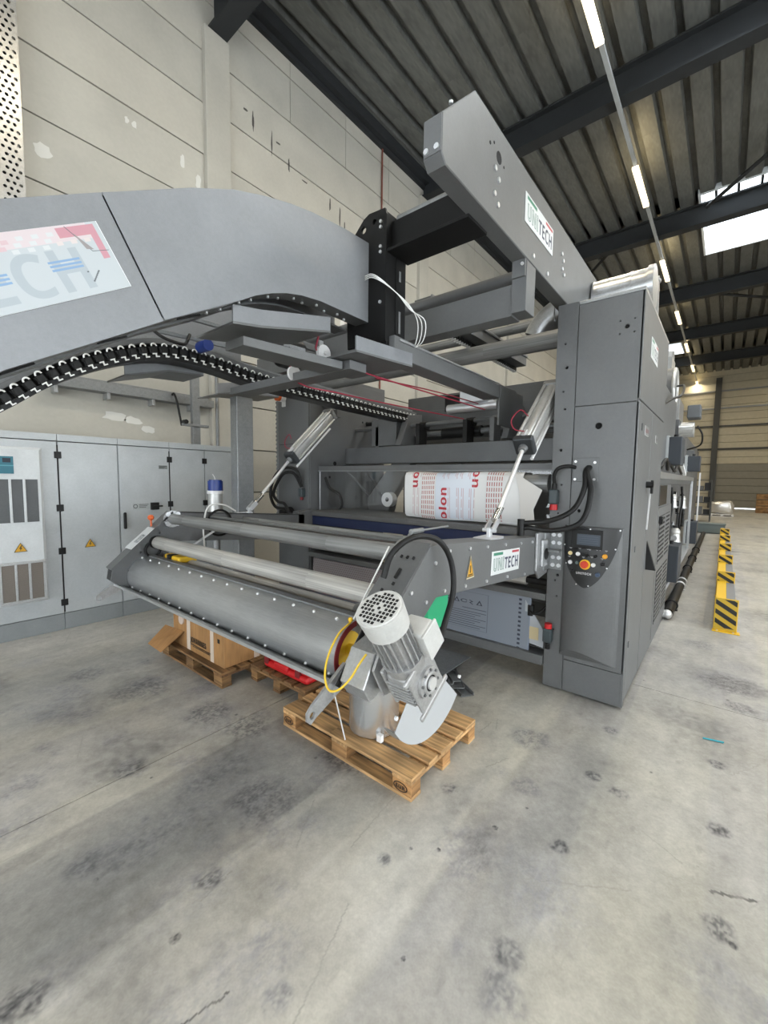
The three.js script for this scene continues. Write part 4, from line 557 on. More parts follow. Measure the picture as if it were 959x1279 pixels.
// ================================================================ SWING FRAME WITH ROLLERS AND TROUGH
const XRA = -1.22, XRI = -1.4, XLI = -4.32, XLO = -4.44;
{
  const t = thing('swing_frame', 'grey swing frame with two bent arms, rollers and curved trough', 'machine frame', [-2.75, 0.75, -2.2]);
  const prof = [[-3.62, 1.40], [-2.0, 1.52], [-1.9, 1.52], [-1.36, 1.03], [-1.34, 0.92], [-1.47, 0.8], [-1.6, 0.86], [-1.97, 1.22], [-3.62, 1.08]];
  const holes = [[-1.78, 1.32, 0.012], [-1.7, 1.28, 0.012], [-1.6, 1.15, 0.012], [-1.75, 1.22, 0.01], [-1.5, 1.0, 0.014], [-1.9, 1.4, 0.012], [-1.84, 1.44, 0.009], [-1.66, 1.2, 0.02], [-1.55, 1.06, 0.01]];
  const profR = [[-3.62, 1.40], [-2.0, 1.52], [-1.9, 1.52], [-1.56, 1.21], [-1.7, 1.03], [-1.97, 1.22], [-3.62, 1.08]];
  const ra = part(t, 'arm', exYZ(profR, XRI, XRA, 0.004), M.paint, 'right arm with logo sign'), la = part(t, 'arm', [exYZ(prof, XLO, XLO + 0.01, 0.001), exYZ(prof, XLI - 0.01, XLI, 0.001, holes)], M.paint, 'left arm');
  part(la, 'front_plate', exYZ([[-1.9, 1.53], [-1.34, 1.03], [-1.35, 1.015], [-1.91, 1.515]], XLO, XLI + 0.02, 0), M.paint); part(la, 'top_plate', exYZ([[-3.62, 1.40], [-2.0, 1.52], [-1.9, 1.52], [-1.9, 1.51], [-2.0, 1.51], [-3.62, 1.39]], XLO, XLI, 0), M.paint);
  // slotted front plate of the right arm
  part(ra, 'slotted_plate', exYZ([[-1.905, 1.535], [-1.54, 1.205], [-1.545, 1.2], [-1.9, 1.527]], XRI - 0.02, XRA - 0.004, 0), M.paint);
  const dirn = V(0, -0.655, 0.755), nrm = V(0, 0.755, 0.655);
  const onPlate = (s, x, w, h, name) => { const p = V(x, 1.527, -1.896).addScaledVector(dirn, s).addScaledVector(nrm, 0.006); const q = p.clone().addScaledVector(dirn, h); part(ra, name, orient(new THREE.CylinderGeometry(w, w, h, 10).scale(1, 1, 1), p, q), M.hole); };
  for (const [s, x, w, h] of [[0.1, -1.35, 0.007, 0.014], [0.1, -1.31, 0.007, 0.014], [0.1, -1.27, 0.007, 0.014], [0.19, -1.31, 0.009, 0.06], [0.28, -1.3, 0.007, 0.014], [0.33, -1.345, 0.007, 0.014], [0.33, -1.27, 0.007, 0.014], [0.4, -1.35, 0.009, 0.06]]) onPlate(s, x, w, h, 'slot');
  copies(ra, 'bolt', boltX, M.zinc, [[1.47, -2.1], [1.455, -2.35], [1.435, -2.6], [1.415, -2.9], [1.39, -3.2], [1.375, -3.45], [1.245, -2.05], [1.225, -2.3], [1.2, -2.6], [1.17, -2.95], [1.13, -3.3], [1.42, -1.95], [1.22, -1.86], [1.3, -1.72]].map(([y, z]) => [XRA + 0.003, y, z]));
  plane('logo_sign', ra, logoTex, [XRA + 0.004, 1.293, -2.915], 0.5, 0.165, [0, Math.PI / 2, 0], { label: 'white logo plate on the arm' }).rotation.set(0, Math.PI / 2, -0.06, 'YXZ');
  plane('warning_sign', ra, warnTall, [XRA + 0.0055, 1.335, -2.36], 0.11, 0.15, FX, { alpha: true, label: 'yellow triangle warning sign' });
  // pivot end
  part(t, 'pivot_hub', [exYZ([[-3.52, 1.44], [-3.8, 1.46], [-3.8, 1.06], [-3.6, 1.04], [-3.52, 1.12]], XRA, XRA + 0.02, 0.004), bx(XRA + 0.018, XRA + 0.045, 1.14, 1.38, -3.72, -3.6, 0.03)], M.galv); part(t, 'pivot_shaft', cx(XRI - 0.05, XRA + 0.05, 1.25, -3.68, 0.05), M.blackPaint); part(t, 'pivot_hub', exYZ([[-3.52, 1.44], [-3.8, 1.46], [-3.8, 1.06], [-3.6, 1.04], [-3.52, 1.12]], XLO, XLI, 0.004), M.paint);
  part(t, 'hub_gap', bx(XRI, XRA - 0.002, 1.1, 1.39, -3.66, -3.615), M.black);
  // rollers
  const rol = (name, z, y, r, m, seg = 28) => { const q = part(t, name, cx(XLI, XRI, y, z, r, seg), m); return q; };
  const r1 = rol('roller', -1.9, 1.455, 0.052, M.roller); part(r1, 'end_flange', cx(XLI, XLI + 0.02, 1.455, -1.9, 0.085), M.galv); part(r1, 'end_flange', cx(XRI - 0.02, XRI, 1.455, -1.9, 0.085), M.galv); copies(r1, 'bolt', boltX.clone().scale(1.6, 2.2, 2.2), M.zinc, [0, 1, 2, 3].map((k) => [XLI + 0.025, 1.455 + 0.068 * Math.sin(k * 1.57 + 0.8), -1.9 + 0.068 * Math.cos(k * 1.57 + 0.8)]));
  const r2 = rol('roller', -1.74, 1.235, 0.06, M.rollerPale); part(r2, 'bearing', cx(XLI, XLI + 0.05, 1.235, -1.74, 0.064), M.black); part(r2, 'bearing', cx(XRI - 0.05, XRI, 1.235, -1.74, 0.064), M.black);
  rol('roller', -1.98, 1.13, 0.06, M.rollerViolet); const r3 = rol('roller', -1.84, 1.075, 0.036, M.rollerPale); part(r3, 'bearing', cx(XRI - 0.3, XRI - 0.18, 1.075, -1.84, 0.05), M.galvDull);
  rol('roller', -2.45, 1.33, 0.05, M.rollerPale); rol('tie_rod', -2.72, 1.4, 0.024, M.roller, 14); rol('tie_rod', -2.3, 1.45, 0.016, M.galvDull, 12); rol('tie_rod', -1.78, 1.04, 0.024, M.roller, 14);
  part(t, 'rail_carriage', bx(-4.1, -3.8, 1.09, 1.15, -1.9, -1.72, 0.02), M.yellow, 'yellow painted carriage block'); part(t, 'carriage_clamp', bx(-4.0, -3.94, 1.08, 1.155, -1.92, -1.7), M.black);
  // trough: curved shell with flanges
  const arc = (R, a0, a1, n) => Array.from({ length: n + 1 }, (_, k) => { const a = a0 + (a1 - a0) * k / n; return [-1.66 + R * Math.sin(a), 0.92 + R * Math.cos(a)]; });
  const XT0 = -4.42, XT1 = -1.53, tr = part(t, 'trough', exYZ([[-1.7, 1.112], ...arc(0.185, 0.02, 2.5, 26), ...arc(0.175, 0.02, 2.5, 26).reverse(), [-1.7, 1.1]], XT0, XT1, 0), M.brushed, 'curved brushed metal trough');
  part(tr, 'lining', exYZ([...arc(0.174, 0.1, 2.45, 20), ...arc(0.168, 0.1, 2.45, 20).reverse()], XT0 + 0.01, XT1 - 0.004, 0), M.redDark, 'dark red lining');
  part(tr, 'top_lip', exYZ([[-1.71, 1.118], [-1.655, 1.118], [-1.655, 1.106], [-1.71, 1.106]], XT0, XT1, 0), M.galvDull);
  part(tr, 'lower_flange', exYZ([[-1.55, 0.792], [-1.43, 0.856], [-1.405, 0.858], [-1.398, 0.842], [-1.41, 0.836], [-1.428, 0.842], [-1.55, 0.776]], XT0 - 0.02, XT1 + 0.03, 0.001), M.brushed);
  part(tr, 'lower_tube', cx(XT0, XT1, 0.812, -1.475, 0.012, 12), M.galvDull);
  part(tr, 'inner_roller', [cx(XT0 + 0.05, -1.6, 0.92, -1.66, 0.1), cx(-1.6, -1.46, 0.92, -1.66, 0.03)], M.yellow, 'yellow roller inside the trough');
  const bs = []; for (let k = 0; k < 15; k++) { const x = XT0 + 0.12 + k * 0.19; bs.push([x, 0.92 + 0.188 * Math.cos(0.3), -1.66 + 0.188 * Math.sin(0.3)]); bs.push([x + 0.06, 0.92 + 0.188 * Math.cos(2.0), -1.66 + 0.188 * Math.sin(2.0)]); }
  copies(tr, 'bolt', new THREE.SphereGeometry(0.011, 8, 6), M.chrome, bs);
  for (const [x, l] of [[-1.49, 'right'], [XLO - 0.02, 'left']]) part(t, 'end_lug', exYZ([[-1.3, 0.72], [-1.27, 0.7], [-1.25, 0.72], [-1.25, 0.76], [-1.28, 0.79], [-1.5, 0.93], [-1.6, 0.85]], x, x + 0.02, 0.002, [[-1.28, 0.742, 0.017]]), M.galv);
  part(tr, 'end_ring', exYZ([...arc(0.184, 0.1, 2.5, 20), ...arc(0.155, 0.1, 2.5, 20).reverse()], XT1, XT1 + 0.006, 0), M.redDark);
  part(t, 'end_bar', bar(V(-1.46, 1.1, -1.66), V(-1.46, 0.8, -1.4), 0.03, 0.016), M.galv);
  part(t, 'knob', [new THREE.SphereGeometry(0.03, 14, 10).translate(XLO + 0.02, 1.47, -1.74), cyl(V(XLO + 0.03, 1.36, -1.74), V(XLO + 0.02, 1.46, -1.74), 0.01, 8)], M.orange, 'orange knob');
  plane('name_plate', t, canvasTex(256, 64, (g) => { g.fillStyle = '#e9eaea'; g.fillRect(0, 0, 256, 64); g.fillStyle = '#333a44'; g.font = 'bold 34px sans-serif'; g.fillText('UNITECH', 84, 46); }), [XLO + 0.11, 1.29, -1.6], 0.15, 0.28, [-0.86, 0, 0]);
  // small valve assembly on top of the right arm and light rod
  part(t, 'valve_assembly', [bar(V(-1.43, 1.49, -1.92), V(-1.42, 1.57, -2.0), 0.016, 0.016), cz(-2.1, -1.98, -1.41, 1.575, 0.016, 12), cz(-2.4, -2.1, -1.41, 1.575, 0.007, 8)], M.galvDull); part(t, 'light_rod', bar(V(-1.46, 1.5, -1.84), V(-1.46, 1.15, -1.55), 0.007, 0.007), M.wire);
  part(t, 'mounting_plate', bx(XRI + 0.02, XRA - 0.02, 1.455, 1.475, -2.92, -2.7), M.zinc); part(t, 'mounting_plate', bx(XLO + 0.02, XLI - 0.02, 1.455, 1.475, -2.85, -2.65), M.zinc);
  part(t, 'cable_post', cy(1.42, 1.56, -1.315, -3.44, 0.03, 12), M.black);
  part(t, 'stay', bar(V(-4.25, 1.35, -2.4), V(-4.25, 1.0, -1.75), 0.02, 0.02), M.zinc);
  single('white_hose', 'thin white hose arching over the left arm', 'hose', tube([[-4.3, 1.5, -2.6], [-4.25, 1.58, -2.42], [-4.22, 1.57, -2.24], [-4.2, 1.4, -2.17], [-4.2, 1.15, -2.17]], 0.009, 30, 6), M.wire);
  single('hose', 'black cable ring behind the left arm elbow', 'cable', torus([-4.29, 1.38, -2.4], 'x', 0.14, 0.012, 30), M.cable);
  single('hose', 'small black cable ring on the left arm', 'cable', torus([-4.29, 1.17, -1.7], 'x', 0.07, 0.012, 24), M.cable);
  single('hose', 'black cable arching over the elbow to the gear motor', 'cable', tube([[-1.32, 1.38, -1.62], [-1.3, 1.5, -1.66], [-1.24, 1.58, -1.76], [-1.18, 1.56, -1.9], [-1.15, 1.45, -1.99], [-1.13, 1.28, -2.0], [-1.12, 1.12, -1.9], [-1.1, 1.05, -1.82]], 0.016, 50, 10), M.cable);
}
// pneumatic cylinders
const cylinder = (x, top, mid, bot, label) => {
  const A = V(x, ...top), B = V(x, ...mid), C = V(x, ...bot), t = thing('pneumatic_cylinder', label, 'cylinder', [x, bot[0], bot[1]], 'cylinders lifting the swing frame');
  const ax = B.clone().sub(A).normalize(), L = A.distanceTo(B);
  const pt = (s) => A.clone().addScaledVector(ax, s), side = V(1, 0, 0), n = ax.clone().cross(side);
  part(t, 'barrel', [cyl(pt(0.06), pt(L - 0.05), 0.07, 24), ...[[1, 1], [1, -1], [-1, 1], [-1, -1]].map(([a, b]) => { const o = side.clone().multiplyScalar(0.06 * a).addScaledVector(n, 0.06 * b); return cyl(pt(0.03).add(o), pt(L - 0.02).add(o), 0.016, 8); })], M.alu);
  part(t, 'head', bar(pt(0), pt(0.07), 0.165, 0.165), M.galvDull); part(t, 'head', bar(pt(L - 0.06), pt(L + 0.01), 0.17, 0.17), std([0.05, 0.055, 0.06], 0.4, 0.4)); part(t, 'gland', cyl(pt(L), pt(L + 0.05), 0.04, 16, 0.032), M.galvDull);
  part(t, 'rod', cyl(pt(L), C.clone().addScaledVector(ax, -0.15), 0.018, 14), M.chrome); part(t, 'coupling', cyl(C.clone().addScaledVector(ax, -0.24), C.clone().addScaledVector(ax, -0.1), 0.026, 14), M.steel);
  part(t, 'clevis', [bar(C.clone().addScaledVector(ax, -0.11).add(V(0.028, 0, 0)), C.clone().add(V(0.028, 0, 0)), 0.012, 0.05), bar(C.clone().addScaledVector(ax, -0.11).add(V(-0.028, 0, 0)), C.clone().add(V(-0.028, 0, 0)), 0.012, 0.05), cx(x - 0.05, x + 0.05, C.y, C.z, 0.014, 12), bx(x - 0.015, x + 0.015, C.y - 0.05, C.y + 0.02, C.z - 0.02, C.z + 0.02)], M.zinc);
  part(t, 'mount', bx(x - 0.09, x + 0.09, A.y - 0.05, A.y + 0.05, A.z - 0.1, A.z - 0.02), M.paint);
  const off = side.clone().multiplyScalar(0.05).addScaledVector(n, -0.11); part(t, 'air_tube', cyl(pt(0.2).add(off), pt(L + 0.02).add(off), 0.014, 10), M.white);
  part(t, 'fitting', bar(pt(L - 0.12).add(n.clone().multiplyScalar(0.08)), pt(L - 0.04).add(n.clone().multiplyScalar(0.08)), 0.03, 0.03), M.chrome);
  const c0 = pt(L - 0.08).add(n.clone().multiplyScalar(0.1)); single('air_hose', 'thin dark red air hose loop at the ' + (x > -3 ? 'right' : 'left') + ' cylinder', 'hose', tube([[c0.x, c0.y, c0.z], [c0.x - 0.08, c0.y + 0.02, c0.z], [c0.x - 0.12, c0.y + 0.1, c0.z - 0.02], [c0.x - 0.05, c0.y + 0.18, c0.z - 0.03], [c0.x + 0.03, c0.y + 0.12, c0.z]], 0.005, 30, 6), M.redCord);
};
cylinder(-1.31, [2.77, -4.13], [2.16, -3.42], [1.52, -2.82], 'pneumatic cylinder with chrome rod beside the operator tower');
cylinder(-4.24, [2.77, -4.03], [2.12, -3.33], [1.52, -2.74], 'pneumatic cylinder with chrome rod beside the left tower');
// gear motor and output guard on the arm end
{
  const t = thing('gear_motor', 'light grey ribbed electric motor with worm gearbox', 'motor', [-1.1, 0.75, -1.5]);
  const A = V(-1.1, 1.335, -1.325), ax = V(0, -0.838, -0.546).normalize(), pt = (s) => A.clone().addScaledVector(ax, s), sx = V(1, 0, 0), n = ax.clone().cross(sx);
  const cowl = part(t, 'fan_cowl', [cyl(pt(0), pt(0.11), 0.107, 32, 0.1), cyl(pt(-0.004), pt(0.002), 0.096, 32, 0.1)], M.motor, 'domed fan cowl');
  const gr = []; for (let i = -4; i <= 4; i++) for (let j = -4; j <= 4; j++) { const r = Math.hypot(i, j); if (r < 4.4 && r > 1.2) gr.push(pt(-0.0045).addScaledVector(sx, i * 0.0195).addScaledVector(n, j * 0.0195)); }
  const hg = new THREE.BoxGeometry(0.012, 0.004, 0.012).applyQuaternion(new THREE.Quaternion().setFromUnitVectors(UPV, ax)); gr.forEach((p) => { copies(cowl, 'grille_hole', hg.clone(), M.hole, [[p.x, p.y, p.z]]); });
  part(cowl, 'centre_screw', cyl(pt(-0.006), pt(0), 0.008, 8), M.hole);
  const fins = [cyl(pt(0.1), pt(0.31), 0.074, 24)]; for (let k = 0; k < 20; k++) { const a = k / 20 * Math.PI * 2, o = sx.clone().multiplyScalar(Math.cos(a)).addScaledVector(n, Math.sin(a)), q = new THREE.BoxGeometry(0.026, 0.2, 0.006); q.rotateY(-a); const m = new THREE.Matrix4().makeBasis(sx, ax, sx.clone().cross(ax)); q.applyMatrix4(m); const c = pt(0.205).addScaledVector(sx, Math.cos(a) * 0.082).addScaledVector(sx.clone().cross(ax), Math.sin(a) * 0.082); fins.push(q.translate(c.x, c.y, c.z)); }
  part(t, 'ribbed_housing', fins, M.castAlu); part(t, 'end_bell', cyl(pt(0.3), pt(0.36), 0.1, 28, 0.095), M.castAlu);
  const tb = pt(0.25).addScaledVector(sx, 0.06).addScaledVector(V(0, 0.45, -0.85), 0.1); const q = new THREE.Quaternion().setFromUnitVectors(V(0, 1, 0), ax);
  part(t, 'terminal_box', new RoundedBoxGeometry(0.13, 0.15, 0.11, 2, 0.015).applyQuaternion(q).translate(tb.x, tb.y, tb.z), M.motor); part(t, 'terminal_lid', new RoundedBoxGeometry(0.012, 0.15, 0.12, 2, 0.005).applyQuaternion(q).translate(tb.x + 0.07, tb.y, tb.z), M.motor);
  const G = pt(0.46);   // gearbox, output towards +x
  const gq = new THREE.Quaternion().setFromUnitVectors(V(0, 1, 0), ax), gb = (w, h, d, dx, ds, dn, r = 0.012) => { const c = G.clone().addScaledVector(sx, dx).addScaledVector(ax, ds).addScaledVector(n, dn); return new RoundedBoxGeometry(w, h, d, 1, r).applyQuaternion(gq).translate(c.x, c.y, c.z); };
  part(t, 'gearbox', [gb(0.15, 0.2, 0.19, 0, 0, 0, 0.03), gb(0.02, 0.24, 0.2, 0.075, 0, 0), gb(0.02, 0.24, 0.2, -0.075, 0, 0)], M.castAlu);
  const gf = []; for (let k = 0; k < 6; k++) gf.push(gb(0.12, 0.008, 0.21, 0, -0.06 + k * 0.024, 0, 0.002)); part(t, 'gearbox_fins', gf, M.castAlu);
  part(t, 'mounting_flange', [gb(0.016, 0.03, 0.26, 0.082, 0.125, 0), gb(0.016, 0.03, 0.26, 0.082, -0.125, 0)], M.castAlu);
  const of = part(t, 'output_flange', [cyl(G.clone().addScaledVector(sx, 0.084), G.clone().addScaledVector(sx, 0.1), 0.075, 28), torus([G.x + 0.1, G.y, G.z], 'x', 0.045, 0.01)], M.castAlu); part(of, 'shaft_end', cx(G.x + 0.09, G.x + 0.118, G.y, G.z, 0.03, 20), M.chrome); part(of, 'shaft_seal', cx(G.x + 0.098, G.x + 0.106, G.y, G.z, 0.038, 20), M.hole);
  copies(of, 'bolt', boltX.clone().scale(1, 0.6, 0.6), M.paint, Array.from({ length: 8 }, (_, k) => [G.x + 0.101, G.y + 0.062 * Math.sin(k * 0.785), G.z + 0.062 * Math.cos(k * 0.785)]));
  part(t, 'drive_plate', exYZ([[-1.5, 1.08], [-1.44, 0.98], [-1.52, 0.83], [-1.68, 0.82], [-1.74, 1.05]], -1.24, -1.225, 0.002), M.castAlu); part(t, 'arm_link', exYZ([[-1.72, 1.14], [-1.56, 1.16], [-1.5, 1.0], [-1.7, 0.95]], -1.3, -1.245, 0.003), M.paint);
  part(t, 'coupling_box', exYZ([[-1.64, 1.07], [-1.5, 1.03], [-1.42, 0.88], [-1.47, 0.8], [-1.62, 0.84], [-1.7, 0.95]], -1.43, -1.27, 0.005), M.galv); part(t, 'coupling_strip', bar(V(-1.446, 1.08, -1.62), V(-1.446, 0.84, -1.42), 0.012, 0.03), M.black); part(t, 'output_shaft', cx(-1.46, -1.05, 0.92, -1.58, 0.035), M.steel);
  const arc = []; for (let k = 0; k <= 22; k++) { const a = -2.56 + k / 22 * 1.83; arc.push([-1.95 - 0.40 * Math.cos(a), 0.81 + 0.40 * Math.sin(a)]); }
  const s = part(t, 'guard_plate', exYZ([[-1.88, 0.91], ...arc], -1.232, -1.226, 0.001, [[-1.97, 0.61, 0.016]]), std([0.56, 0.58, 0.6], 0.35, 0.3), 'quarter round pale sheet metal guard plate');
  part(s, 'rim', exYZ([...arc, ...arc.slice().reverse().map(([z, y]) => [-1.95 + (z + 1.95) * 0.985, 0.81 + (y - 0.81) * 0.985])], -1.3, -1.228, 0), M.galv); copies(s, 'bolt', boltX, M.white, [[-1.225, 0.65, -2.27], [-1.225, 0.85, -1.86], [-1.225, 0.67, -1.62]]); part(t, 'guard_bracket', bar(V(-1.24, 0.95, -1.66), V(-1.24, 0.78, -1.95), 0.012, 0.05), M.galv);
  const y = thing('tether_cable', 'yellow safety cable looped at the trough end', 'cable', [-1.45, 0.8, -1.45]); part(y, 'cable', tube([[-1.53, 1.105, -1.6], [-1.52, 1.07, -1.5], [-1.5, 0.97, -1.4], [-1.47, 0.89, -1.36], [-1.43, 0.855, -1.35], [-1.38, 0.87, -1.36], [-1.33, 0.93, -1.39], [-1.3, 1.0, -1.42], [-1.29, 1.04, -1.46]], 0.0055, 50, 8), M.yellowCord); part(y, 'plug', new THREE.SphereGeometry(0.014, 10, 8).translate(-1.53, 1.12, -1.6), M.yellow);
  single('hanging_strap', 'thin pale strap hanging from the trough end to the pallet', 'strap', bar(V(-1.64, 0.77, -1.56), V(-1.86, 0.15, -1.9), 0.008, 0.004), M.wire);
  single('green_cover', 'green plastic cover behind the right arm', 'cover', exYZ([[-2.22, 0.86], [-2.2, 1.12], [-2.38, 1.2], [-2.5, 1.12], [-2.48, 0.9], [-2.3, 0.84]], -1.56, -1.44, 0.02), M.green); 
}

// ================================================================ MACHINE ENTRY BETWEEN THE TOWERS
{
  const x0 = -4.45, x1 = -1.205, t = thing('machine_entry', 'machine entry with cross beams, bed plate and guide rollers', 'machine', [-2.8, 0, -4.5]);
  part(t, 'entry_beam', bx(x0, x1, 2.1, 2.33, -4.72, -4.52), M.paint); part(t, 'guard_rail', bx(x0, x1, 1.99, 2.05, -4.06, -3.98), M.paint); part(t, 'rail_lip', bx(x0, x1, 1.975, 1.99, -4.0, -3.97), M.galvDull);
  part(t, 'rear_beam', bx(x0, x1, 2.62, 2.9, -5.5, -5.3), M.paint); part(t, 'bed_plate', bx(x0, x1, 1.38, 1.44, -4.5, -3.74), M.paint); part(t, 'bed_front', bx(x0, x1, 1.26, 1.375, -3.95, -3.76), M.blue, 'dark blue bed front'); part(t, 'clear_guard', pb(x0 + 0.05, x1 - 0.02, 1.45, 1.975, -3.995, -3.99), M.glass); part(t, 'guard_edge', bx(x0 + 0.02, x0 + 0.035, 1.44, 2.0, -4.0, -3.98), M.galv);
  part(t, 'cross_rail', bx(x0, x1, 0.8, 0.86, -3.95, -3.8), M.paint); part(t, 'cross_rail', bx(x0, x1, 0.2, 0.29, -3.95, -3.78), M.paint); part(t, 'cross_rail', bx(x0, x1, 0.88, 0.9, -4.2, -4.05), M.paint);
  const gr = part(t, 'guide_roller', cx(x0, x1 - 0.2, 0.95, -3.88, 0.05), M.rollerPale); part(gr, 'roller_journal', cx(x1 - 0.2, x1, 0.95, -3.88, 0.032), M.black);
  part(t, 'guide_roller', cx(x0, x1, 1.1, -4.1, 0.06), M.roller); part(t, 'shaft', cx(x0, x1, 2.62, -4.75, 0.028, 14), M.paint); part(t, 'shaft', cx(x0 + 0.3, x1, 2.5, -4.85, 0.035, 14), M.paint); part(t, 'shaft', cx(x0, x0 + 0.6, 2.74, -5.0, 0.03, 12), M.black);
  part(t, 'rear_wall', bx(x0, x1, 0.3, 2.6, -6.1, -6.0), M.paint); part(t, 'floor_rail', bx(x0, x1, 0.04, 0.12, -4.6, -4.4), M.paint);
  part(t, 'hood', bx(x0, x1, 2.95, 3.3, -6.6, -6.1), M.paint); part(t, 'hood', bx(x0, x1, 2.6, 2.96, -6.7, -6.05), M.paint);
  for (const x of [-3.9, -3.2, -2.5, -2.15]) part(t, 'shaft_clamp', [cx(x - 0.05, x + 0.05, 2.6, -4.76, 0.06, 16), bx(x - 0.03, x + 0.03, 2.34, 2.62, -4.78, -4.6)], x === -3.2 || x === -2.5 ? M.black : M.paint);
  part(t, 'carriage', [bx(-4.0, -3.55, 2.35, 2.72, -4.98, -4.6), exYZ([[-4.5, 2.34], [-5.0, 2.34], [-5.0, 2.8], [-4.7, 2.76]], -3.5, -3.4, 0.004)], M.paint); part(t, 'carriage', exYZ([[-4.35, 2.34], [-4.75, 2.34], [-4.75, 2.85], [-4.6, 2.85]], -1.92, -1.85, 0.004), M.paint); part(t, 'side_plate', exYZ([[-4.1, 2.45], [-4.1, 2.86], [-4.5, 2.86], [-5.0, 2.6], [-5.0, 2.45]], -1.86, -1.84, 0.002), M.paint); part(t, 'linkage', [bx(-2.3, -2.0, 2.72, 2.85, -4.3, -4.1), cx(-2.5, -1.9, 2.68, -4.2, 0.05, 14)], M.zinc); part(t, 'drive_block', [cx(-2.95, -2.4, 2.5, -4.85, 0.07), bx(-2.85, -2.6, 2.75, 2.95, -4.9, -4.7)], M.black);
  // J shaped plaiter arm with white roller
  const J = []; for (let k = 0; k <= 12; k++) { const a = Math.PI + k / 12 * Math.PI; J.push([-3.86 + 0.22 * Math.cos(a), 1.55 + 0.25 * Math.sin(a)]); }
  part(t, 'curved_plate', exXY([[-3.2, 2.3], [-3.45, 2.3], [-4.08, 1.6], ...J.slice(0, 12), [-3.62, 1.62], [-3.3, 2.1]], -4.75, -4.6, 0.01), M.paint); const wr = part(t, 'end_roller', cz(-4.6, -4.5, -3.62, 1.6, 0.1, 24), M.white, 'white end roller'); part(wr, 'axle', cz(-4.51, -4.495, -3.62, 1.6, 0.03, 14), M.hole);
  part(t, 'chute', exXY([[-3.05, 2.28], [-2.9, 2.28], [-2.75, 1.5], [-2.9, 1.5]], -5.3, -5.2, 0.003), M.paint); part(t, 'stay', bar(V(-4.3, 2.0, -4.4), V(-3.95, 1.5, -4.7), 0.03, 0.02), M.paint);
  part(t, 'inner_hose', tube([[-4.44, 1.9, -4.1], [-4.4, 1.75, -4.15], [-4.25, 1.65, -4.2], [-4.2, 1.5, -4.2], [-4.25, 1.44, -4.2]], 0.02, 30), M.cable);
  part(t, 'cable_clip', [cy(0.62, 0.72, -1.35, -3.86, 0.03, 12)], M.black); part(t, 'inner_hose', tube([[-1.36, 0.68, -3.85], [-1.32, 0.65, -3.83], [-1.25, 0.68, -3.84], [-1.21, 0.73, -3.86]], 0.012, 20), M.cable);
  for (const [y, h] of [[2.5, 0.05], [2.4, 0.04]]) part(t, 'cross_rod', bx(x0, x1, y, y + h, -5.6, -5.55), M.paint);
  part(t, 'foot_beam', bx(x0, x1, 0.0, 0.2, -6.0, -5.8), M.paint);
}
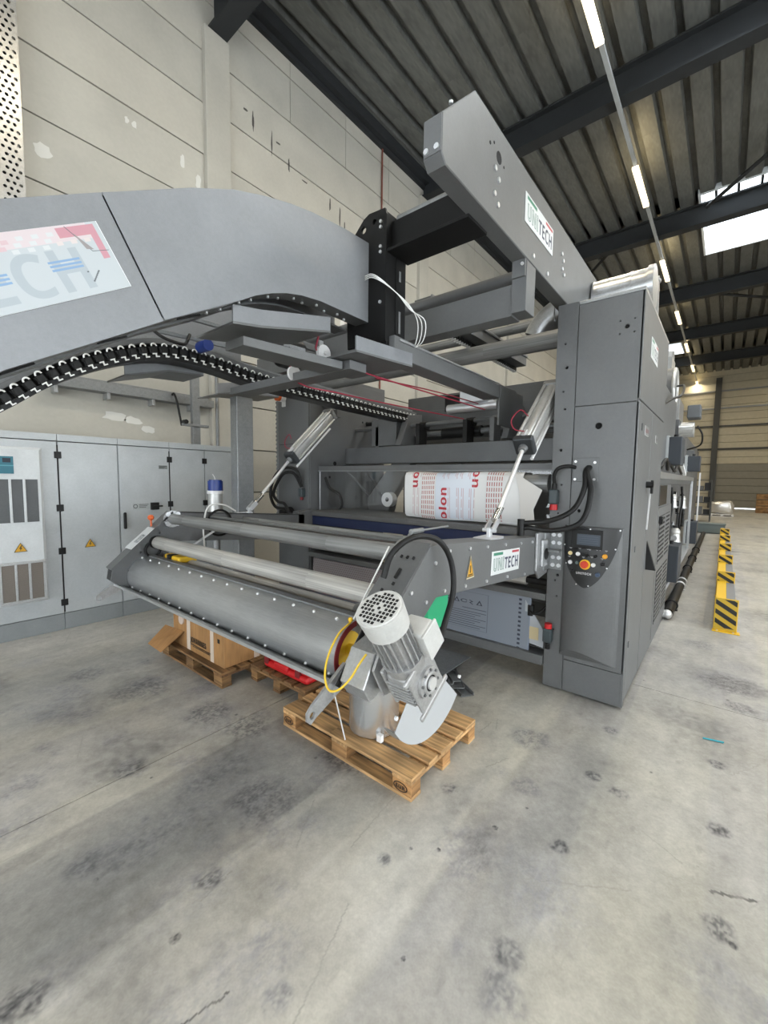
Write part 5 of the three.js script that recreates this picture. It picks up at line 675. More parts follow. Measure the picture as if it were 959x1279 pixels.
// printed protective wraps on the rollers
{
  const wrap = canvasTex(1024, 340, (g, w, h) => {
    g.fillStyle = '#dcdcdb'; g.fillRect(0, 0, w, h); g.fillStyle = '#d3d9e2'; g.fillRect(w * 0.3, 0, w * 0.33, h);
    g.fillStyle = '#b07470'; for (const xx of [0.17, 0.735]) for (let c = 0; c < 7; c++) for (let r = 0; r < 11; r++) g.fillRect(w * (xx + c * 0.0185), h * (0.03 + r * 0.09), 8, h * 0.065);
    g.fillStyle = '#c3a5a8'; for (const [xx, n] of [[0.07, 7], [0.36, 6], [0.475, 6], [0.58, 5]]) for (let k = 0; k < n; k++) for (const y of [0.13, 0.42, 0.6, 0.78]) if ((k * 7 + y * 100) % 3 > 0.6) g.fillRect(w * (xx + k * 0.0135), h * y, 5, h * (0.1 + 0.04 * (k % 3)));
    g.fillStyle = '#b32f3a'; g.font = 'bold 92px sans-serif'; const vert = (s, x, y) => { g.save(); g.translate(x, y); g.rotate(-Math.PI / 2); g.fillText(s, 0, 0); g.restore(); };
    const flip = (s, x, y) => { g.save(); g.translate(x, y); g.rotate(Math.PI / 2); g.scale(1, 1); g.fillText(s, 0, 0); g.restore(); };
    vert('olon', w * 0.405, h * 0.985); flip('lon', w * 0.08, h * 0.02); flip('lon', w * 0.615, h * 0.0);
    g.strokeStyle = '#c3c4c6'; g.lineWidth = 2; for (const x of [0.16, 0.3, 0.63, 0.73]) { g.beginPath(); g.moveTo(w * x, 0); g.lineTo(w * (x + 0.004), h); g.stroke(); }
  });
  const t = thing('wrapped_roll', 'roller wrapped in white sheet with red printed lettering', 'roll', [-2, 1.445, -3.86]);
  const N = 24, seg = []; const prof = []; for (let k = 0; k <= N; k++) { const a = -0.25 + k / N * 2.75; prof.push([-3.93 + 0.1 * Math.sin(a), k < 7 ? 1.87 + 0.09 * Math.cos(a) : 0]); }
  // sheet follows roller top, hangs straight, tucks under
  const line = [[-3.97, 1.95], [-3.93, 1.965], [-3.885, 1.955], [-3.86, 1.92], [-3.852, 1.85], [-3.85, 1.7], [-3.852, 1.58], [-3.86, 1.49], [-3.89, 1.455]];
  const u = []; let s = 0; line.forEach(([z, y], i) => { if (i) s += Math.hypot(z - line[i - 1][0], y - line[i - 1][1]); u.push(s); });
  const g = new THREE.BufferGeometry(), pos = [], uvs = [], idx = [], nx = 16; const xa = -2.84, xb = -1.47;
  for (let i = 0; i < line.length; i++) for (let k = 0; k <= nx; k++) { const f = k / nx; pos.push(xa + (xb - xa) * f, line[i][1] + 0.006 * Math.sin(f * 9 + i), line[i][0] + 0.006 * Math.sin(f * 13 + i * 0.7)); uvs.push(f, 1 - u[i] / s); }
  for (let i = 0; i < line.length - 1; i++) for (let k = 0; k < nx; k++) { const a = i * (nx + 1) + k, b = a + nx + 1; idx.push(a, b, a + 1, a + 1, b, b + 1); }
  g.setAttribute('position', new THREE.Float32BufferAttribute(pos, 3)); g.setAttribute('uv', new THREE.Float32BufferAttribute(uvs, 2)); g.setIndex(idx); g.computeVertexNormals();
  const dbl = (o) => { o.side = THREE.DoubleSide; return o; };
  part(t, 'printed_sheet', g, dbl(new THREE.MeshStandardMaterial({ map: wrap, roughness: 0.4 })), 'white sheet with red print', true);
  part(t, 'core_roller', cx(-2.8, -1.25, 1.86, -3.945, 0.085), M.roller); part(t, 'sheet_backing', bx(xa + 0.01, xb - 0.02, 1.46, 1.9, -3.9, -3.875, 0.01), M.white);
  const fl = new THREE.BufferGeometry(); fl.setAttribute('position', new THREE.Float32BufferAttribute([-1.55, 1.96, -3.845, -1.27, 1.80, -3.80, -1.5, 1.79, -3.84, -1.27, 1.8, -3.8, -1.35, 1.62, -3.82, -1.5, 1.79, -3.84, -1.35, 1.62, -3.82, -1.33, 1.43, -3.83, -1.47, 1.45, -3.85, -1.35, 1.62, -3.82, -1.47, 1.45, -3.85, -1.5, 1.79, -3.84], 3)); fl.computeVertexNormals(); part(t, 'folded_corner', fl, dbl(std([0.72, 0.7, 0.67], 0.35)), 'crumpled folded corner');
  const low = canvasTex(1024, 384, (g2, w, h) => {
    g2.fillStyle = '#9aa2ae'; g2.fillRect(0, 0, w, h); g2.fillStyle = '#8b94a3'; g2.fillRect(w * 0.55, 0, w * 0.06, h); g2.fillStyle = '#828b99'; g2.fillRect(0, 0, w * 0.52, h);
    g2.fillStyle = '#3a4152'; for (let k = 0; k < 12; k++) { g2.fillRect(w * 0.575, h * (0.02 + k * 0.08), 8, h * 0.05); g2.fillRect(w * 0.965, h * (0.05 + k * 0.085), 9, h * 0.04); } for (let k = 0; k < 8; k++) g2.fillRect(w * (0.533 + 0.008 * (k % 3)), h * (0.1 + k * 0.03), 4, 8);
    g2.strokeStyle = '#5f6878'; g2.lineWidth = 3; g2.lineWidth = 1.5; g2.strokeRect(w * 0.66, h * 0.12, w * 0.2, h * 0.76);
    g2.strokeStyle = '#39404f'; g2.lineWidth = 4; for (let k = 0; k < 6; k++) { const x = w * (0.675 + k * 0.029), y = h * 0.32; g2.beginPath(); if (k % 3 === 1) { g2.moveTo(x, y - 14); g2.lineTo(x + 12, y - 4); g2.lineTo(x + 2, y + 6); g2.lineTo(x + 14, y + 18); } else if (k % 3 === 2) { g2.moveTo(x, y + 14); g2.lineTo(x + 9, y - 16); g2.lineTo(x + 18, y + 14); g2.closePath(); } else { g2.arc(x + 9, y, 12, 0.5, 5.4); g2.moveTo(x + 14, y - 12); g2.lineTo(x + 20, y - 4); } g2.stroke(); }
    g2.fillStyle = '#49505f'; for (let k = 0; k < 8; k++) g2.fillRect(w * 0.67, h * (0.52 + k * 0.045), w * (0.185 - 0.02 * (k % 3)), 4); g2.fillStyle = '#626b7b'; g2.fillRect(w * 0.765, h * 0.45, w * 0.09, 6);
  });
  const t2 = thing('wrapped_roll', 'lower roller wrapped in grey blue printed film near the floor', 'roll', [-2.8, 0.29, -3.87]);
  const pl2 = plane('printed_film', t2, low, [-2.85, 0.54, -3.85], 3.0, 0.5, [-0.05, 0, 0], { color: 0x8890a0, t: 0.02, rough: 0.35 });
  part(t2, 'film_flap', exXY([[-1.4, 0.36], [-1.4, 0.76], [-1.36, 0.7], [-1.25, 0.55], [-1.22, 0.5], [-1.22, 0.34]], -3.86, -3.845, 0.002), std([0.42, 0.44, 0.47], 0.35)); part(t2, 'paper_label', bx(-1.36, -1.265, 0.4, 0.52, -3.845, -3.84), std([0.6, 0.5, 0.3], 0.7)); part(t2, 'core_roller', cx(-4.3, -1.4, 0.55, -3.95, 0.07), M.roller);
  const pat = canvasTex(512, 128, (g3, w, h) => { g3.fillStyle = '#a7a1a2'; g3.fillRect(0, 0, w, h); g3.fillStyle = '#8f7b7e'; for (let i = 0; i < 42; i++) for (let j = 0; j < 11; j++) g3.fillRect(i * 12 + (j % 2) * 5, j * 12, 7, 6); });
  const t3 = thing('wrapped_roll', 'small pinkish grey patterned wrap between the rollers', 'roll', [-3.5, 0.5, -3.83]); plane('printed_film', t3, pat, [-3.6, 0.64, -3.825], 1.55, 0.29, [-0.05, 0, 0], { color: 0x999595, t: 0.016 });
}

// ================================================================ DRYER SECTION BEHIND THE TOWER
{
  const t = thing('dryer_section', 'long grey dryer housing behind the tower with ledge and side panels', 'machine', [-2.6, 0, -13]);
  part(t, 'housing', bx(-4.46, -0.86, 0.12, 3.05, -20, -6.7), M.paint); part(t, 'plinth', bx(-4.4, -0.9, 0, 0.12, -20, -6.7), M.paint); part(t, 'ledge', bx(-0.86, -0.6, 1.93, 2.01, -12.5, -5.46), M.galv); part(t, 'ledge_beam', bx(-0.86, -0.64, 1.86, 1.93, -12.5, -5.46), M.paint);
  for (let k = 0; k < 6; k++) part(t, 'side_panel', bx(-0.862, -0.845, 0.25, 1.84, -8.2 - k * 2, -6.25 - k * 2), M.paint); part(t, 'upper_panel', bx(-0.86, -0.68, 2.02, 3.15, -8.2, -5.6), M.paint); for (let k = 0; k < 4; k++) part(t, 'upper_panel', bx(-0.862, -0.8, 2.05, 3.0, -10.6 - k * 2.3, -8.35 - k * 2.3), M.paint);
  part(t, 'base_ledge', bx(-0.86, -0.62, 0.22, 0.3, -13, -6.9), M.cabinet); part(t, 'post', bx(-0.66, -0.61, 0.3, 1.95, -12.5, -12.44), M.galv); part(t, 'post', bx(-0.66, -0.62, 0, 2.2, -16.4, -16.36), M.white);
  const c = thing('vent_cabinet', 'grey side cabinet with louvred vents and dark window', 'cabinet', [-0.7, 0, -6.1]);
  part(c, 'body', bx(-0.85, -0.57, 0.0, 1.855, -6.86, -5.46), M.paint); const d = part(c, 'vent_door', bx(-0.572, -0.556, 0.1, 1.6, -6.84, -5.48), M.paint); part(c, 'dark_window', bx(-0.572, -0.554, 1.62, 1.85, -6.2, -5.48), std([0.012, 0.014, 0.016], 0.25)); part(d, 'latch', bx(-0.556, -0.52, 1.42, 1.5, -5.62, -5.56), M.black);
  for (const [y0, y1] of [[0.95, 1.5], [0.25, 0.86]]) { part(d, 'vent_backing', pb(-0.5565, -0.5545, y0, y1, -6.72, -5.6), M.hole); for (let y = y0; y < y1; y += 0.052) part(d, 'louvre', bx(-0.556, -0.548, y, y + 0.024, -6.72, -5.6, 0.002), M.paint); part(d, 'vent_bar', bx(-0.556, -0.547, y0, y1, -6.2, -6.12), M.paint); }
  // boxes, pumps, valves along the ledge
  const box = (l, x0, x1, y0, y1, z0, z1) => { const q = thing('junction_box', l, 'box', [(x0 + x1) / 2, y0, (z0 + z1) / 2], 'grey control boxes along the dryer'); part(q, 'box', bx(x0, x1, y0, y1, z0, z1, 0.01), std([0.035, 0.042, 0.052], 0.55)); part(q, 'back_rim', bx(x0 - 0.02, x0 + 0.03, y0 - 0.01, y1 + 0.02, z0 - 0.02, z1 + 0.02), M.cabinet); part(q, 'gland', cy(y1, y1 + 0.05, (x0 + x1) / 2, (z0 + z1) / 2, 0.03, 10), M.black); };
  box('large dark control box above the dryer ledge', -0.68, -0.5, 2.13, 2.52, -7.6, -7.1); box('smaller dark control box further along above the ledge', -0.7, -0.45, 2.13, 2.46, -11.6, -11.2); box('dark motor box on the low ledge behind the vents', -0.74, -0.5, 0.33, 0.9, -8.4, -7.8); box('far dark motor box on the low ledge', -0.74, -0.5, 0.35, 0.9, -13.6, -13.0); 
  const pump = (l, x, y, z, s) => { const q = thing('pump', l, 'pump', [x, y - 0.15 * s, z], 'pumps and valves on the dryer side'); part(q, 'body', [cy(y - 0.12 * s, y + 0.08 * s, x, z, 0.1 * s, 16, 0.08 * s), new THREE.SphereGeometry(0.09 * s, 14, 10).translate(x, y + 0.08 * s, z)], M.alu); part(q, 'flange', [cz(z - 0.16 * s, z + 0.16 * s, x, y - 0.02 * s, 0.05 * s, 14), cy(y - 0.15 * s, y - 0.12 * s, x, z, 0.12 * s, 16)], M.castAlu); part(q, 'cap', cy(y + 0.14 * s, y + 0.2 * s, x, z, 0.04 * s, 12), M.black); };
  pump('bright pump on the low ledge behind the vent cabinet', -0.74, 1.0, -8.0, 1); pump('second bright pump along the low ledge', -0.74, 0.8, -10.2, 1.1); pump('bright valve mid height on the side panel', -0.74, 1.55, -9.2, 0.8); pump('bright valve near the ledge end', -0.74, 1.45, -11.4, 0.9);
  const vh = thing('valve_head', 'bright actuator with dark box high on the dryer side', 'valve', [-0.65, 2.5, -9.4]); part(vh, 'actuator', cx(-0.8, -0.5, 2.85, -9.5, 0.14, 18), M.alu); part(vh, 'pilot_valve', cx(-0.7, -0.5, 2.82, -9.1, 0.08, 16), M.alu); part(vh, 'terminal_box', bx(-0.62, -0.42, 3.05, 3.28, -9.8, -9.4, 0.02), std([0.1, 0.11, 0.12], 0.5)); part(vh, 'bracket', bx(-0.8, -0.7, 2.3, 3.0, -9.7, -9.1), M.paint); part(vh, 'cable', tube([[-0.45, 2.9, -9.4], [-0.38, 2.75, -9.5], [-0.4, 2.58, -9.6], [-0.6, 2.5, -9.7]], 0.014, 24), M.cable);
  for (const [z, l] of [[-7.6, 'nearest'], [-8.7, 'second'], [-10.9, 'third']]) single('hose', l + ' black vertical hose down the dryer side panel', 'hose', tube([[-0.72, 1.8, z], [-0.7, 1.5, z - 0.05], [-0.72, 1.1, z + 0.03], [-0.7, 0.5, z]], 0.022, 24), M.cable);
  const ORD = ['first', 'second', 'third', 'fourth', 'fifth', 'sixth', 'seventh', 'eighth', 'ninth']; let sd = 31; const r3 = (a, b) => { sd = (sd * 1103515245 + 12345) & 0x7fffffff; return a + (b - a) * sd / 0x7fffffff; };
  for (let k = 0; k < 9; k++) { const z = -7.3 - k * 0.62, y = r3(0.5, 0.9), h = r3(0.5, 0.9), x = -0.8 + r3(0, 0.08); single('riser_pipe', ORD[k] + ' thin vertical pipe counted from the vent cabinet along the dryer side', 'pipe', [cy(y, y + h, x, z, 0.014 + 0.008 * (k % 3), 10), torus([x, y + h * 0.6, z], 'y', 0.03, 0.01, 12, 6), cx(-0.86, x, y + h * 0.98, z, 0.012, 8), cx(-0.86, x, y + 0.02, z, 0.012, 8)], k % 2 ? M.galvDull : M.cable, 'thin pipes on the dryer side'); }
  for (let k = 0; k < 7; k++) { const z = -7.0 - k * 0.75, y = 1.25 + (k % 3) * 0.2; const q = thing('gauge', ORD[k] + ' small round gauge counted from the vent cabinet along the dryer side', 'gauge', [-0.84, y, z], 'gauges on the dryer side'); part(q, 'case', cx(-0.86, -0.8, y, z, 0.045, 16), M.black); part(q, 'stem', cy(y - 0.09, y - 0.04, -0.82, z, 0.01, 8), M.zinc); part(q, 'lens', cx(-0.8, -0.797, y, z, 0.038, 16), k % 2 ? M.white : M.galvDull); }
  for (let k = 0; k < 6; k++) { const z = -8.6 - k * 0.9; const q = thing('terminal_box', ORD[k] + ' small terminal box counted from the tower above the dryer ledge', 'box', [-0.75, 2.2, z], 'terminal boxes above the ledge'); part(q, 'case', bx(-0.8, -0.68 + 0.03 * (k % 2), 2.12 + 0.2 * (k % 3), 2.3 + 0.2 * (k % 3), z - 0.1, z + 0.1, 0.01), k % 3 ? M.paint : M.cabinet); part(q, 'gland', cy(2.05 + 0.2 * (k % 3), 2.12 + 0.2 * (k % 3), -0.72, z, 0.015, 8), M.black); }
  const fp = thing('floor_pipe', 'black insulated pipe with chrome elbow along the dryer base', 'pipe', [-0.5, 0, -12]); part(fp, 'pipe', cz(-19, -6.9, -0.52, 0.075, 0.065, 20), M.black); part(fp, 'elbow', [cx(-0.66, -0.5, 0.075, -6.84, 0.055, 16), new THREE.SphereGeometry(0.062, 14, 10).translate(-0.52, 0.075, -6.84)], M.chrome); for (const z of [-7.4, -8.9, -9.3, -10.8, -12.4, -14]) part(fp, 'pipe_clamp', [torus([-0.52, 0.075, z], 'z', 0.07, 0.016), bx(-0.6, -0.44, 0, 0.02, z - 0.03, z + 0.03)], z < -8 && z > -10 ? M.chrome : M.black);
  // ducts on top
  const du = thing('exhaust_duct', 'shiny aluminium duct lying on top of the tower', 'duct', [-0.95, 3.375, -4.7]); part(du, 'duct', cx(-1.14, -0.64, 3.72, -4.75, 0.17, 32), M.galv); part(du, 'duct_collar', cx(-0.67, -0.62, 3.72, -4.75, 0.19, 32), M.galv); part(du, 'duct_collar', cx(-0.82, -0.8, 3.72, -4.75, 0.176, 32), M.galv); part(du, 'support', bx(-1.0, -0.9, 3.375, 3.58, -4.85, -4.65), M.galvDull);
  const el = thing('duct_elbow', 'shiny aluminium duct elbow behind the hanging bracket', 'duct', [-1.5, 3.3, -4.5]); part(el, 'elbow', tube([[-1.27, 3.62, -4.5], [-1.4, 3.6, -4.5], [-1.52, 3.53, -4.5], [-1.6, 3.44, -4.5], [-1.63, 3.38, -4.5]], 0.13, 20, 24), M.galv); part(el, 'elbow_collar', torus([-1.42, 3.59, -4.5], 'x', 0.132, 0.008), M.galv);
  const d2 = thing('exhaust_duct', 'bright slanting aluminium stack behind the tower top', 'duct', [-0.9, 3.2, -6.8]); part(d2, 'duct', cyl(V(-0.95, 3.1, -6.9), V(-0.95, 4.55, -6.6), 0.13, 24), M.galv); part(d2, 'collar', torus([-0.95, 4.5, -6.61], 'y', 0.13, 0.02), M.galv);
  const fan = thing('roof_fan', 'round grey fan housing on the dryer behind the tower', 'fan', [-0.9, 3.05, -8.4]); part(fan, 'housing', cx(-1.2, -0.72, 3.38, -8.2, 0.32, 28), M.paint); part(fan, 'outlet', bx(-1.1, -0.8, 3.4, 3.95, -8.9, -8.4), M.galv); part(fan, 'rim', torus([-0.72, 3.38, -8.2], 'x', 0.3, 0.03), M.alu); const fb = thing('duct_box', 'pale box duct hood over the far dryer end', 'duct', [-1, 3.05, -10.5]); part(fb, 'hood', bx(-1.6, -0.8, 3.05, 3.55, -11.2, -10.2), M.galv); part(fb, 'stack', cy(3.55, 4.6, -1.1, -10.7, 0.12, 20), M.galv);
  single('hose', 'black cable hanging down behind the tower edge', 'cable', tube([[-0.66, 3.36, -7.9], [-0.56, 3.3, -7.6], [-0.55, 3.1, -7.2], [-0.62, 2.95, -6.6], [-0.65, 2.7, -5.9], [-0.64, 2.3, -5.75], [-0.66, 2.05, -5.7]], 0.016, 40), M.cable);
  single('hose', 'tangled black cable on the ledge behind the tower', 'cable', tube([[-0.62, 2.06, -6.0], [-0.6, 2.18, -6.4], [-0.62, 2.06, -6.8], [-0.63, 2.15, -7.1], [-0.6, 2.05, -7.6], [-0.62, 2.16, -8.2], [-0.6, 2.04, -8.8]], 0.02, 50), M.cable); single('handle_bar', 'short white bar leaning on the ledge', 'bar', bar(V(-0.58, 2.03, -9.2), V(-0.6, 2.3, -8.2), 0.05, 0.05), M.white);
}

// ================================================================ ON THE FLOOR
const palletBoards = (t, x0, z0, L, W, mats, alongX, dents) => {
  // EUR pallet with its long side along x (or z)
  const [wa, wz, bl] = mats, B = (u0, u1, y0, y1, v0, v1) => (alongX ? bx(x0 + u0, x0 + u1, y0, y1, z0 + v0, z0 + v1, 0.004) : bx(x0 + v0, x0 + v1, y0, y1, z0 + u0, z0 + u1, 0.004));
  let v = 0; for (const w of [0.145, 0.1, 0.145, 0.1, 0.145]) { part(t, 'top_board', B(0, L, 0.122, 0.144, v, v + w), wa); v += w + (W - 0.635) / 4; }
  for (const u of [0, L / 2 - 0.0725, L - 0.145]) part(t, 'stringer_board', B(u, u + 0.145, 0.1, 0.122, 0, W), wz);
  for (const vv of [0, W / 2 - 0.05, W - 0.1]) { part(t, 'bottom_board', B(0, L, 0, 0.022, vv, vv + 0.1), wa); for (const u of [0, L / 2 - 0.0725, L - 0.145]) part(t, 'block', B(u + 0.002, u + 0.143, 0.022, 0.1, vv + 0.002, vv + 0.098), bl); }
};
{
  const eur = canvasTex(128, 96, (g) => { g.clearRect(0, 0, 128, 96); g.strokeStyle = '#2b1810'; g.lineWidth = 7; g.beginPath(); g.ellipse(64, 48, 56, 36, 0, 0, 7); g.stroke(); g.fillStyle = '#2b1810'; g.font = 'bold 44px sans-serif'; g.fillText('EUR', 20, 64); });
  const p = thing('pallet', 'light wooden pallet carrying the metal can below the gear motor', 'pallet', [-1.91, 0, -2.29], 'wooden pallets'); palletBoards(p, -2.51, -2.69, 1.2, 0.8, [M.wood, M.woodZ, M.block], true);
  plane('burned_mark', p, eur, [-1.39, 0.061, -1.8885], 0.11, 0.07, null, { alpha: true }); plane('burned_mark', p, eur, [-2.44, 0.061, -1.8885], 0.11, 0.07, null, { alpha: true });
  const p2 = thing('pallet', 'dark weathered wooden pallet carrying the taped carton', 'pallet', [-3.96, 0, -2.27], 'wooden pallets'); palletBoards(p2, -4.56, -2.67, 1.2, 0.8, [M.woodOld, M.woodOldZ, M.woodOld], true);
  const p3 = thing('pallet', 'wooden pallet under the red tool case', 'pallet', [-2.94, 0, -2.75], 'wooden pallets'); palletBoards(p3, -3.34, -3.35, 1.2, 0.78, [M.woodOldZ, M.woodOld, M.woodOld], false);
  // carton
  const c = thing('carton', 'brown taped cardboard carton with open side flap', 'carton', [-3.9, 0.144, -2.3]);
  part(c, 'box', bx(-4.42, -3.42, 0.146, 0.52, -2.6, -1.93, 0.006), M.card); for (const g of [bx(-4.12, -4.05, 0.15, 0.522, -1.931, -1.9275), bx(-3.66, -3.6, 0.15, 0.522, -1.931, -1.9275), bx(-3.4215, -3.418, 0.15, 0.522, -2.3, -2.24)]) part(c, 'tape', g, std([0.62, 0.52, 0.43], 0.3));
  { const f = [[-4.6, 0.28, -1.93], [-4.17, 0.31, -1.93], [-4.23, 0.142, -1.72], [-4.53, 0.152, -1.72]], g = new THREE.BufferGeometry(), q = []; for (const o of [0, 0.005]) for (const k of [0, 3, 1, 1, 3, 2]) q.push(f[k][0], f[k][1] + o, f[k][2] + o); g.setAttribute('position', new THREE.Float32BufferAttribute(q, 3)); g.computeVertexNormals(); part(c, 'flap', g, std([0.85, 0.78, 0.7], 0.85, 0, { map: cardTex, side: THREE.DoubleSide })); } part(c, 'paper_roll_end', cz(-1.93, -1.915, -4.22, 0.43, 0.05, 18), std([0.55, 0.45, 0.38], 0.8));
  plane('print', c, canvasTex(512, 128, (g) => { g.clearRect(0, 0, 512, 128); g.fillStyle = '#2a1c12'; g.font = 'bold 74px sans-serif'; g.fillText('JOHANNES', 8, 70); g.fillRect(8, 88, 480, 8); g.fillRect(60, 104, 400, 7); }), [-3.84, 0.25, -1.9265], 0.42, 0.13, null, { alpha: true }); part(c, 'handle_slot', bx(-3.53, -3.49, 0.36, 0.4, -1.931, -1.9285), M.hole);
  const rc = thing('tool_case', 'red plastic tool case under the trough', 'case', [-2.95, 0.144, -2.45]); part(rc, 'shell', [bx(-3.22, -2.6, 0.146, 0.21, -2.72, -2.2, 0.03), bx(-3.2, -2.62, 0.205, 0.28, -2.7, -2.22, 0.03)], M.red); part(rc, 'handle', bx(-3.05, -2.85, 0.18, 0.24, -2.23, -2.19, 0.02), M.red); part(rc, 'latch', [bx(-3.2, -3.14, 0.18, 0.24, -2.225, -2.2), bx(-2.76, -2.7, 0.18, 0.24, -2.225, -2.2)], M.redDark);
  // metal can
  const cn = thing('metal_can', 'shiny curved sheet metal can standing on the front pallet', 'can', [-1.83, 0.144, -2.16]);
  const prof = [[0, 0.002], [0.172, 0.002], [0.176, 0.01], [0.176, 0.35], [0.18, 0.355], [0.176, 0.36], [0.17, 0.355], [0.17, 0.012], [0, 0.012]].map(([r, y]) => new THREE.Vector2(r, y)); part(cn, 'shell', new THREE.LatheGeometry(prof, 40).translate(-1.83, 0.146, -2.16), std([0.66, 0.67, 0.68], 0.24, 0.85)); part(cn, 'bracket', bx(-1.69, -1.65, 0.15, 0.2, -2.05, -2.02), M.white);
  // stack of galvanised profiles
  for (let k = 0; k < 9; k++) { const y = 0.004 + Math.floor(k / 3) * 0.035, x = -2.1 + (k % 3) * 0.1 + rr(-0.03, 0.03), z = -3.3 + rr(-0.1, 0.1), L = rr(0.35, 0.6), q = single('steel_profile', ['lowest', 'middle', 'top'][Math.floor(k / 3)] + ' layer galvanised profile in the heap, ' + ['nearest the left tower', 'between two others', 'nearest the operator tower'][k % 3], 'profile', exXY([[-0.06, 0], [0.06, 0], [0.06, 0.03], [0.055, 0.03], [0.055, 0.005], [-0.055, 0.005], [-0.055, 0.03], [-0.06, 0.03]], 0, L, 0), M.galvDull, 'heap of galvanised profiles'); q.position.set(x, y, z); q.rotation.y = rr(-0.25, 0.25) + 0.9; }
  single('steel_sheet', 'flat galvanised sheet on top of the profile heap', 'sheet', bx(-2.35, -1.85, 0.135, 0.142, -3.65, -3.15), M.galvDull);
  single('marker_pen', 'small blue stick lying on the concrete', 'stick', cyl(V(-0.02, 0.006, -3.78), V(0.1, 0.006, -3.81), 0.006, 8), M.teal);
  // stirrer behind the left arm
  const st = thing('stirrer_motor', 'blue capped motor on a steel housing behind the left arm', 'motor', [-5.3, 0, -2.9]); part(st, 'cap', [cy(1.7, 1.83, -5.3, -2.91, 0.1, 8), cy(1.83, 1.845, -5.3, -2.91, 0.085, 8)], M.blueCap); part(st, 'collar', cy(1.66, 1.7, -5.3, -2.91, 0.105, 24), M.white); part(st, 'housing', cy(1.3, 1.66, -5.3, -2.91, 0.09, 24), M.alu); part(st, 'stand', [cy(0.02, 1.3, -5.3, -2.91, 0.05, 16), cy(0, 0.02, -5.3, -2.91, 0.12, 24)], M.galvDull); part(st, 'wire', tube([[-5.3, 1.845, -2.91], [-5.3, 1.88, -2.9], [-5.31, 1.92, -2.88]], 0.006, 10, 6), M.white);
}
// yellow black crash barriers in a row
{
  const stripe = canvasTex(128, 256, (g, w, h) => { g.fillStyle = '#e6bd2a'; g.fillRect(0, 0, w, h); g.fillStyle = '#17140e'; for (let k = -2; k < 6; k++) { g.beginPath(); g.moveTo(4, k * 76 + 10); g.lineTo(124, k * 76 + 10 + 84); g.lineTo(124, k * 76 + 10 + 122); g.lineTo(4, k * 76 + 10 + 38); g.closePath(); g.fill(); } g.fillStyle = '#e6bd2a'; g.fillRect(0, 0, w, 6); g.fillRect(0, h - 16, w, 16); });
  const z = -6.74, t = thing('crash_barrier', 'yellow steel crash barrier with black stripes, first of the row beside the dryer', 'barrier', [0.1, 0, z - 0.6], 'yellow black crash barriers along the aisle');
  part(t, 'end_plate', bx(-0.02, 0.215, 0.012, 0.43, z - 0.012, z), M.yellow); plane('stripe_print', t, stripe, [0.0975, 0.225, z + 0.002], 0.225, 0.405, null, { color: 0xe6bd2a });
  part(t, 'base_plate', bx(-0.03, 0.245, 0, 0.012, z - 0.06, z + 0.05), M.yellow); part(t, 'yellow_beam', bx(-0.015, 0.1, 0.0, 0.27, z - 2.08, z - 0.012), M.yellow); part(t, 'grey_beam', bx(0.102, 0.205, 0.0, 0.25, z - 2.08, z - 0.012), std([0.2, 0.21, 0.225], 0.5)); copies(t, 'anchor_bolt', boltY, M.zinc, [[0.02, 0.016, z + 0.03], [0.18, 0.016, z + 0.03]]);
  ['second', 'third', 'fourth', 'fifth', 'sixth'].forEach((s, i) => copyOf(t, [0.1 - (i + 1) * 0.006, 0, z - 0.6 - (i + 1) * 2.1], undefined, 'yellow steel crash barrier with black stripes, ' + s + ' of the row beside the dryer'));
}
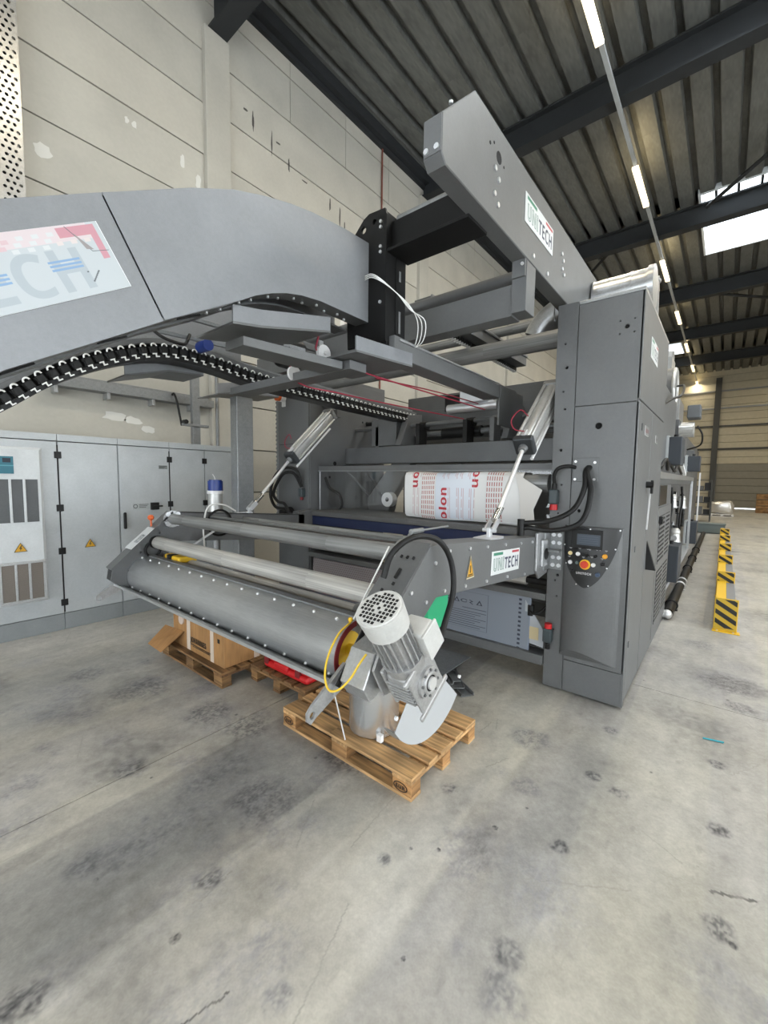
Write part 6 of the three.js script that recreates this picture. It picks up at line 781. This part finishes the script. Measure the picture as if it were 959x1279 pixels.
// far end of the hall
{
  single('low_cabinet', 'low grey green box on the floor beyond the barriers', 'box', [bx(-0.8, 0.08, 0.02, 0.34, -20.3, -19.7, 0.02), bx(-0.82, 0.1, 0.34, 0.38, -20.32, -19.68, 0.01)], std([0.13, 0.16, 0.16], 0.5));
  const w = thing('wrapped_pallet', 'goods wrapped in clear film on a pallet before the loading door', 'pallet load', [-0.1, 0, -31]); part(w, 'pallet', [bx(-0.6, 0.45, 0, 0.02, -31.4, -30.5), bx(-0.6, 0.45, 0.1, 0.14, -31.4, -30.5), bx(-0.6, -0.5, 0.02, 0.1, -31.4, -30.5), bx(0.35, 0.45, 0.02, 0.1, -31.4, -30.5), bx(-0.12, -0.02, 0.02, 0.1, -31.4, -30.5)], M.white);
  const g = new THREE.SphereGeometry(1, 24, 16); { const p = g.attributes.position; for (let i = 0; i < p.count; i++) { const x = p.getX(i), y = p.getY(i), q = p.getZ(i), f = (v) => Math.sign(v) * Math.pow(Math.abs(v), 0.4); p.setXYZ(i, -0.08 + 0.52 * f(x) + 0.02 * Math.sin(i * 1.7), 0.5 + (0.36 + 0.05 * Math.sin(x * 5)) * f(y), -30.95 + 0.44 * f(q) + 0.02 * Math.sin(i * 2.3)); } g.computeVertexNormals(); } part(w, 'film_wrap', g, std([0.62, 0.6, 0.56], 0.18, 0.5));
  const cr = thing('crate_stack', 'stack of pale wooden crates beside the loading door', 'crates', [2.2, 0, -36.2]); for (let i = 0; i < 3; i++) for (let k = 0; k < 3; k++) { part(cr, 'crate', bx(1.6 + i * 0.62, 2.18 + i * 0.62, 0.12 + k * 0.38, 0.46 + k * 0.38, -36.6, -36.0, 0.01), M.woodB); part(cr, 'crate_slat', bx(1.6 + i * 0.62, 2.18 + i * 0.62, 0.26 + k * 0.38, 0.3 + k * 0.38, -36.0, -35.985), M.woodOld); } part(cr, 'skid', bx(1.6, 3.4, 0, 0.12, -36.6, -36.0), M.woodOld);
  const rk = thing('storage_rack', 'dark storage rack with boxes behind the dryer end', 'rack', [-1, 0, -26]); for (const x of [-1.5, -0.55]) for (const z of [-26.5, -25.9]) part(rk, 'upright', bx(x, x + 0.06, 0, 2.05, z, z + 0.06), M.backSteel); for (const y of [0.3, 0.9, 1.5, 2.0]) part(rk, 'shelf', bx(-1.5, -0.49, y, y + 0.04, -26.5, -25.84), M.backSteel);
  let k = 0; for (const y of [0.34, 0.94, 1.54]) for (const x of [-1.42, -1.1, -0.8]) single('storage_box', ['black', 'grey', 'dark'][k % 3] + ' box on the ' + ['lower', 'middle', 'upper'][Math.floor(k / 3)] + ' shelf of the dark rack', 'box', bx(x, x + 0.26, y + 0.001, y + rr(0.2, 0.4), -26.4, -25.95, 0.01), [M.black, M.paint, M.beam][k++ % 3], 'boxes on the dark rack');
}
renderer.render(scene, camera);
